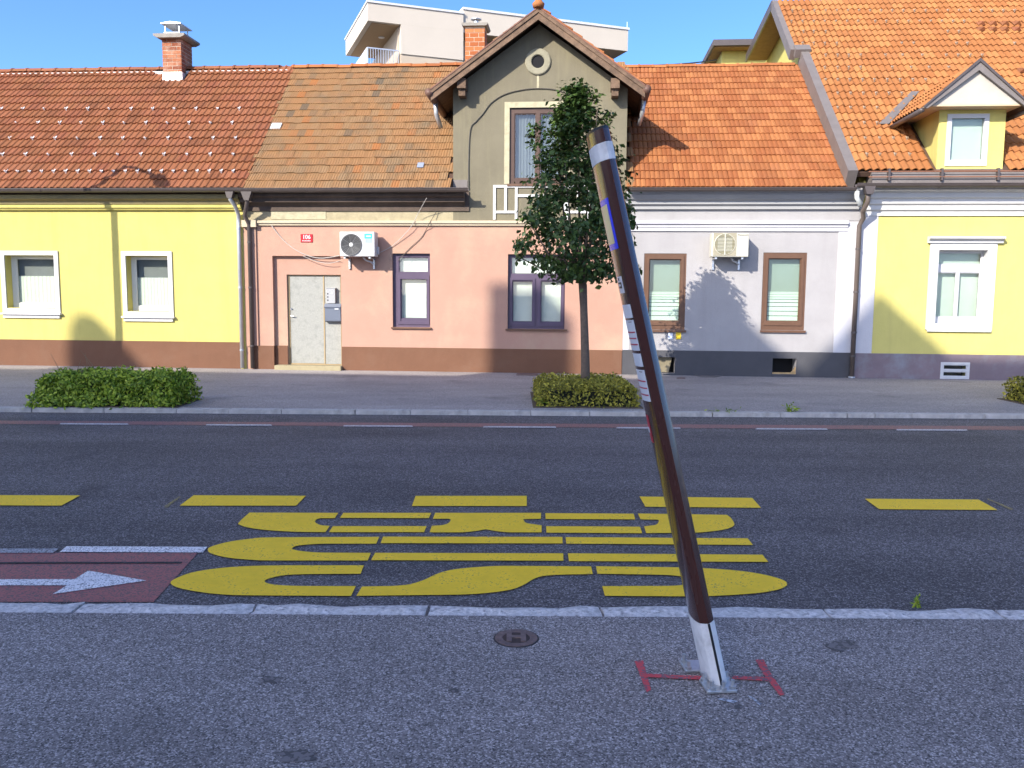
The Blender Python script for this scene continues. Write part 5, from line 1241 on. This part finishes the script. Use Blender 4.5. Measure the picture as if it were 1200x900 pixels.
def flat_cover(label, pix, m, name='drain_cover'):
    w3 = [G(x, y, ZF) for x, y in pix]; b = MB(); b.prism([(p.x, p.y) for p in w3], ZF + .002, ZF + .014, 'z'); o = b.build(name, m, None, I4); return tag(o, label, 'cover')
flat_cover('thin rusty grating strip in the pavement against the pink wall', [(606, 437.6), (630, 438), (630, 440.4), (605, 440)], M_iron)
flat_cover('dark iron lid lying in the pavement under the dark plinth', [(812, 439.5), (822, 437.3), (838, 437), (852, 439.6), (838, 442.3), (822, 442)], M_gutgrey)
flat_cover('tiny rusty cover in the pavement near the boarded vent', [(793, 442.8), (803, 442.8), (803, 444.0), (793, 444.0)], M_iron)

# ------------------------------------------------------------------ vegetation
def leaf_mesh(name, P, Nrm, size, aspect=.55, droop=.3, fold=.25, m=None, M=None, up=None):
    n_ = len(P); P = np.asarray(P, float); Nrm = np.asarray(Nrm, float)
    Nrm /= np.linalg.norm(Nrm, axis=1)[:, None] + 1e-9
    d = np.random.normal(size=(n_, 3)); d[:, 2] -= droop
    if up is not None: d = d * .6 + up
    d -= Nrm * (d * Nrm).sum(1)[:, None]; d /= np.linalg.norm(d, axis=1)[:, None] + 1e-9
    s_ = np.cross(Nrm, d); L_ = (size * np.random.uniform(.65, 1.3, n_))[:, None]; W_ = L_ * aspect * .5
    a = P; tip = P + d * L_; midp = P + d * L_ * .45 - Nrm * L_ * .0
    l = midp + s_ * W_ + Nrm * L_ * fold * .5; r = midp - s_ * W_ + Nrm * L_ * fold * .5
    m2 = P + d * L_ * .75; l2 = m2 + s_ * W_ * .65 + Nrm * L_ * fold * .2; r2 = m2 - s_ * W_ * .65 + Nrm * L_ * fold * .2
    V = np.stack([a, r, r2, tip, l2, l], 1).reshape(-1, 3)
    base = np.arange(n_) * 6
    F = np.stack([base, base + 1, base + 2, base + 3, base, base + 3, base + 4, base + 5], 1).reshape(-1, 4)
    me = bpy.data.meshes.new(name); me.vertices.add(len(V))
    if M is not None:
        A = np.array(M); V = V @ A[:3, :3].T + A[:3, 3]
    me.vertices.foreach_set('co', V.ravel()); me.loops.add(F.size); me.loops.foreach_set('vertex_index', F.ravel()); me.polygons.add(len(F))
    me.polygons.foreach_set('loop_start', np.arange(len(F)) * 4); me.polygons.foreach_set('loop_total', np.full(len(F), 4)); me.update(calc_edges=True)
    if m: me.materials.append(m)
    return me
def put_mesh(name, me, parent): 
    o = bpy.data.objects.new(name, me); link(o, parent); return o

# street tree
hz0 = G(690, 478, ZF); _d1 = ray(690, 451); hz_top = CAMH + _d1.z * (hz0.y / _d1.y)
tb = G(685.5, 442, hz_top); td = tb.y
tree = thing('street_tree', Matrix.Translation((tb.x, tb.y, ZF)), 'young dark green street tree with slim trunk rising from the hedge', 'tree')
TI = WM[tree.name].inverted()
def tp_(px, py, dy=0.0):
    d = ray(px, py); return CAM + d * ((td + dy) / d.y)
M_bark = mat('grey_brown_bark', (.13, .095, .07), .9, .3, 14, bump=.8, bscale=30)
br = MB()
tr_pts = [Vector((tb.x, tb.y, ZF))] + [tp_(686, 430), tp_(685, 390), tp_(684, 360), tp_(683, 335), tp_(680, 315)]
br.tube(tr_pts, [.09, .076, .068, .064, .072, .055], 10)
br.build('trunk', M_bark, tree, I4, smooth=True)
rnd = random.Random(4); lim = MB(); axes = []
targets = [(678, 104, 0), (650, 150, .2), (627, 165, -.2), (712, 150, .1), (700, 128, -.3), (640, 230, .4), (725, 210, .2), (662, 190, -.6), (620, 260, -.1), (738, 270, .0), (655, 285, -.55), (705, 280, -.6), (690, 200, .6), (640, 300, .3), (720, 310, .35), (606, 300, .1)]
for (px, py, dy) in targets:
    e = tp_(px, py, dy); st0 = tp_(681, 330 - rnd.uniform(0, 20)); 
    midp = st0.lerp(e, .45) + Vector((0, 0, -.12)) + (st0 - e) * Vector((.12, .12, 0)).length * 0
    midp.x = st0.x + (e.x - st0.x) * .62; midp.y = st0.y + (e.y - st0.y) * .62
    lim.tube([st0, st0.lerp(midp, .5), midp, midp.lerp(e, .5), e], [.032, .026, .019, .012, .005], 6)
    for k in range(10):
        t = (k + 2) / 12; axes.append(midp.lerp(e, (t - .5) * 2) if t > .5 else st0.lerp(midp, t * 2))
lim.build('limbs', M_bark, tree, I4, smooth=True)
# crown outline in pixels: half widths by height
prof_c = [(100, 676, 4), (115, 676, 13), (130, 678, 22), (150, 672, 34), (170, 672, 44), (200, 675, 56), (230, 675, 64), (255, 677, 68), (280, 676, 70), (300, 676, 66), (318, 680, 54), (332, 684, 34)]
def crown_hw(py):
    for (y0, c0, w0), (y1, c1, w1) in zip(prof_c[:-1], prof_c[1:]):
        if y0 <= py <= y1:
            t = (py - y0) / (y1 - y0); return c0 + (c1 - c0) * t, w0 + (w1 - w0) * t
    return 675, 0
clumps = []
rs = np.random.RandomState(9)
scale_px = FPX / (td * 1.0)
while len(clumps) < 330:
    py = rs.uniform(104, 326); c, hw = crown_hw(py)
    rr = math.sqrt(rs.uniform(0.10, 1)); a = rs.uniform(0, 2 * math.pi); rr *= 1 + .16 * math.sin(a * 5 + py * .11) * math.cos(py * .07 + a * 2)
    px = c + hw * .94 * rr * math.cos(a); dy = hw / scale_px * .9 * rr * math.sin(a)
    clumps.append((tp_(px, py, dy), rs.uniform(.06, .15)))
for (px, py) in ((627, 150), (626, 158), (628, 170), (711, 134), (711, 146), (713, 160), (684, 108), (697, 112), (668, 104), (716, 175), (722, 190), (735, 245), (741, 262), (742, 285), (608, 285), (612, 300), (743, 315)):
    for _ in range(2): clumps.append((tp_(px + rs.uniform(-3, 3), py, rs.uniform(-.2, .2)), .06))
P = []; Nn = []
ctr = tp_(675, 250)
for c, r in clumps:
    k = int(10 + r * 200)
    q = rs.normal(size=(k, 3)) * r * .75 * np.array((1, 1, .75))
    for v in q:
        P.append((c.x + v[0], c.y + v[1], c.z + v[2])); o_ = Vector((c.x, c.y, c.z)) - ctr
        nn = np.array((o_.x, o_.y, o_.z * .5 + .6)) * .9 + rs.normal(size=3) * .55; Nn.append(nn)
M_leaf = leaf_mat('tree_leaves', (.026, .052, .013), (.045, .085, .019), (.10, .155, .032), .42, .22)
put_mesh('crown', leaf_mesh('crown', P, Nn, np.random.uniform(.06, .115, len(P)), .62, .55, .25, M_leaf, TI), tree)
print('tree leaves', len(P))

# hedges
def hedge(label, pxs, front_py, top_py, back_py, m, n_leaf, size, seed, rough=.06, stalks=0, skirt=0, depth=None):
    rs = np.random.RandomState(seed)
    f0, f1 = G(pxs[0], front_py[0], ZF), G(pxs[1], front_py[1], ZF)
    dd = ray((pxs[0] + pxs[1]) / 2, top_py); zt_ = CAMH + dd.z * ((f0.y + f1.y) / 2 / dd.y)
    bk = G((pxs[0] + pxs[1]) / 2, back_py, zt_); depth = depth or max(.5, bk.y - (f0.y + f1.y) / 2)
    t = thing('hedge', Matrix.Translation(((f0.x + f1.x) / 2, (f0.y + f1.y) / 2 + depth / 2, ZF)), label, 'hedge')
    y0 = (f0.y + f1.y) / 2; x0, x1 = f0.x * y0 / f0.y, f1.x * y0 / f1.y; H_ = zt_ - ZF
    TI_ = WM[t.name].inverted()
    core = MB(); nx, ny, nz = 14, 6, 5
    core.box(x0 + .10, x1 - .10, y0 + .10, y0 + depth - .10, ZF, zt_ - .10).build('branches', mat('hedge_core', (.016, .018, .010), 1.0, .3, 12), t, I4)
    P = []; Nn = []
    W_, D_ = x1 - x0, depth
    areas = np.array([W_ * D_, W_ * H_, W_ * H_ * .35, D_ * H_, D_ * H_]); areas /= areas.sum()
    for _ in range(n_leaf):
        k = rs.choice(5, p=areas); a, b = rs.uniform(0, 1, 2); dpt = abs(rs.normal()) * .05
        bump = rough * (math.sin(a * 19 + seed) * math.cos(b * 7 + a * 5) + rs.normal() * .5)
        if k == 0: p = (x0 + a * W_, y0 + b * D_, zt_ - dpt + bump * .6); n_ = (0, -.2, 1)
        elif k == 1: p = (x0 + a * W_, y0 + dpt - bump, ZF + b * H_); n_ = (0, -1, .35)
        elif k == 2: p = (x0 + a * W_, y0 + D_ - dpt, ZF + b * H_); n_ = (0, 1, .35)
        elif k == 3: p = (x0 + dpt - bump, y0 + a * D_, ZF + b * H_); n_ = (-1, 0, .35)
        else: p = (x1 - dpt + bump, y0 + a * D_, ZF + b * H_); n_ = (1, 0, .35)
        # round the corners of the clipped block
        cxx = max(0, abs(p[0] - (x0 + x1) / 2) - (W_ / 2 - .18)); czz = max(0, p[2] - (zt_ - .14))
        if cxx * czz > .010: continue
        P.append(p); Nn.append(np.array(n_) * 1.0 + rs.normal(size=3) * .55)
    if skirt:
        for _ in range(skirt):
            a = rs.uniform(0.0, .75); L_ = rs.uniform(0, 1); P.append((x0 - .12 * (1 - a) + a * W_ * rs.uniform(.2, 1), y0 - rs.uniform(0, .16), ZF + rs.uniform(.0, .18))); Nn.append(np.array((0, -1, .8)) + rs.normal(size=3) * .5)
    MB().box(x0 - .06, x1 + .06, y0 - .05, y0 + depth + .06, ZF - .05, ZF + .012).build('soil', mat('planting_soil', (.10, .075, .05), .95, .4, 14, bump=.8, bscale=40), t, I4)
    put_mesh('foliage', leaf_mesh('foliage', P, Nn, size, .5, -.35, .2, m, TI_), t)
    if stalks:
        sk = MB()
        for k in range(stalks):
            bx = x0 + rs.uniform(.02, .75); by = y0 + depth * rs.uniform(.3, .8); L_ = rs.uniform(.2, .45); lean = rs.uniform(-.35, .1)
            sk.tube([(bx, by, zt_ - .15), (bx + lean * .4, by, zt_ + L_ * .5 - .1), (bx + lean, by + .05, zt_ + L_ - .1)], [.006, .004, .002], 5)
        sk.build('dry_stalks', mat('dry_stalk', (.16, .12, .07), .9), t, I4)
    return t, (x0, x1, y0, zt_, depth)
M_h1 = leaf_mat('bright_hedge_leaves', (.07, .13, .010), (.24, .34, .025), (.48, .55, .06), .5, .25)
M_h2 = leaf_mat('olive_hedge_leaves', (.08, .085, .010), (.26, .235, .025), (.48, .42, .06), .55, .2)
hedge('wide unkempt bright green hedge in front of the yellow house', (44, 204), (477, 477), 441, 430, M_h1, 15000, .062, 3, .07, 8, 500, depth=.95)
_, hb = hedge('low clipped olive green hedge around the street tree', (629, 749), (477.5, 478.5), 452, 438, M_h2, 8500, .052, 5, .03)
hedge('clipped green hedge end by the kerb before the dormer house', (1203, 1300), (474, 475), 447, 436, M_h2, 5000, .055, 6, .03, depth=.7)
# weeds
def weed(px, py, z, label, n_, h_, seed, spread=.12):
    rs = np.random.RandomState(seed); p = G(px, py, z); P = []; Nn = []; U = []
    t = thing('weed', Matrix.Translation((p.x, p.y, z)), label, 'weed'); TI_ = WM[t.name].inverted(); st = MB()
    for k in range(n_):
        a = rs.uniform(0, 6.28); r_ = spread * rs.uniform(.1, 1); hh = h_ * rs.uniform(.4, 1)
        e = Vector((p.x + r_ * math.cos(a), p.y + r_ * math.sin(a) * .5, z + hh)); st.tube([(p.x + rs.normal() * .02, p.y, z - .005), tuple(Vector(p).lerp(e, .5) + Vector((0, 0, .02))), tuple(e)], [.004, .003, .001], 4)
        for q in range(5):
            f_ = (q + 1) / 5; c = Vector((p.x, p.y, z)).lerp(e, f_); P.append(tuple(c)); Nn.append(rs.normal(size=3) * .6 + np.array((0, -.3, 1)))
    st.build('stems', M_h1, t, I4)
    put_mesh('leaves', leaf_mesh('leaves', P, Nn, h_ * .45, .32, .1, .2, M_h1, TI_), t)
weed(848, 487.5, .0, 'sprawling low green weed growing along the far kerb', 14, .13, 1, .38)
weed(926, 488, .0, 'compact upright weed growing at the far kerb', 10, .20, 2, .11)
weed(1075, 711, ZN * .5, 'tiny weed sprouting by the near kerb edge', 6, .075, 3, .02)
weed(633, 477, ZF, 'dry little weed at the corner of the clipped hedge', 6, .16, 4, .10)
weed(1160, 490, .0, 'flat tuft of weed near the end of the far kerb', 6, .05, 6, .16)

# ------------------------------------------------------------------ unseen stand-in buildings across the street, shaped to throw the shade
NC = -40.0; KS = .68
def cs(px, py):
    p = Fp(px, py, 0); return p.x + NC * KS, p.z - NC * KS
zl = -.52 - NC * KS
M_across = plaster('pale_house_plaster', (.66, .63, .58))
M_roofa = tile_mat('across_tiles', [(0, (.22, .08, .05)), (1, (.34, .13, .07))])
blk = thing('apartment_block', at_f(-30, NC - 6, 0), 'long pale unseen stand-in block across the street, shaped to throw shade', 'building')  # unseen stand-in, its top edge set by the shade it throws
b0, b1 = cs(-260, 400)[0], cs(790, 400)[0] - .15
MB().box(b0, b1, NC - 12, NC, 0, zl).build('wall', M_across, blk)
c0, c1 = cs(572, 380)[0], cs(628, 380)[0]; ctop = cs(600, 331)[1]
MB().box(c0, c1, NC - 1.2, NC - .02, zl - .2, ctop).build('chimney', M_brick, blk)
dpts = [cs(x, y) for x, y in ((79, 430), (80, 384), (86, 369), (97, 365.5), (108, 369), (118, 378), (136, 400), (137, 430))]
MB().prism(dpts, NC - 2.5, NC - .02).build('dormer', M_roofa, blk)  # stand-in outline traced from the rounded shade on the yellow wall
for i in range(20):
    for j in range(5):
        s_ = b0 + 3 + i * 3.0; z_ = 1.2 + j * 3.4
        if s_ + 1.3 > b1: continue
        MB().box(s_, s_ + 1.3, NC + .005, NC + .05, z_, z_ + 1.6).build('window', M_room if (i * 3 + j) % 4 else M_blind, blk)
def gable_house(label, pts, base_l, base_r):  # unseen stand-in with a roofline shaped to its shade
    t = thing('gabled_stand_in', at_f((base_l + base_r) / 2, NC - 5, 0), label, 'house')
    pk = max(pts, key=lambda p: p[1]); 
    MB().prism([(base_l, 0), (base_r, 0)] + pts, NC - 9, NC - .3).build('wall', M_across, t)
    MB().prism([(p[0], p[1] + .02) for p in pts] + [(p[0], p[1] + .2) for p in pts[::-1]], NC - 9, NC - .28).build('roof', M_roofa, t)
    for j in range(5):
        for f_ in (.25, .6):
            s_ = base_l + (base_r - base_l) * f_; MB().box(s_, s_ + 1.0, NC - .29, NC - .24, 1.2 + j * 3.2, 2.8 + j * 3.2).build('window', M_room, t)
    return t
A_l, A_p, A_r = cs(782, 418), cs(843, 356), cs(936, 442)
gable_house('narrow gabled pale stand-in house, unseen across the street, shaped to throw shade', [A_r, A_p, A_l], A_l[0], A_r[0])
B_l, B_p, B_r = cs(937, 432), cs(1019, 343), cs(1097, 413)
gable_house('steep gabled pale stand-in house, unseen across the street, shaped to throw shade', [B_r, B_p, B_l], B_l[0], B_r[0])
blk2 = thing('corner_stand_in', at_f(4, NC - 5, 0), 'pale flat-roofed stand-in block, unseen across the street, shaped to throw shade', 'building')  # unseen stand-in, sized for the shade on the dormer house
e0 = cs(1098, 410)[0]; ez = cs(1130, 408)[1]; e1 = cs(1150, 404)
eR = cs(1380, 400)[0]
MB().box(e0, eR, NC - 10, NC - .3, 0, ez).build('wall', M_across, blk2)
MB().box(e1[0], eR - .5, NC - 9, NC - .5, ez, cs(1190, 402)[1]).build('roof_parapet', M_across, blk2)
# street lamp whose shadow climbs the yellow house
lp = Fp(137, 330, 0); nl = -4.5; ls = lp.x + nl * KS
lamp = thing('street_lamp', at_f(ls, nl, ZF), 'tall grey street lamp with arm reaching over the road', 'street lamp')
rtop = roof_pt(163, 194, NE, ZE, TAN); zl_ = rtop.z + (rtop.y - nl) * KS
rh = roof_pt(190, 214, NE, ZE, TAN); nh = -6.2; hz_ = rh.z + (rh.y - nh) * KS; hs_ = rh.x - (rh.y - nh) * KS
MB().tube([(ls, nl, ZF), (ls, nl, 3.0), (ls, nl, zl_ - .4), (ls, nl - .05, zl_ - .1), (ls + (hs_ - ls) * .2, nl - .35, zl_ + .08), (hs_, nh + .3, hz_)], [.085, .075, .065, .06, .045, .035], 12).build('post', M_zinc, lamp, smooth=True)
MB().box(hs_ - .14, hs_ + .14, nh - .35, nh + .35, hz_ - .05, hz_ + .08).build('lamp_head', M_gutgrey, lamp, bevel=.03)
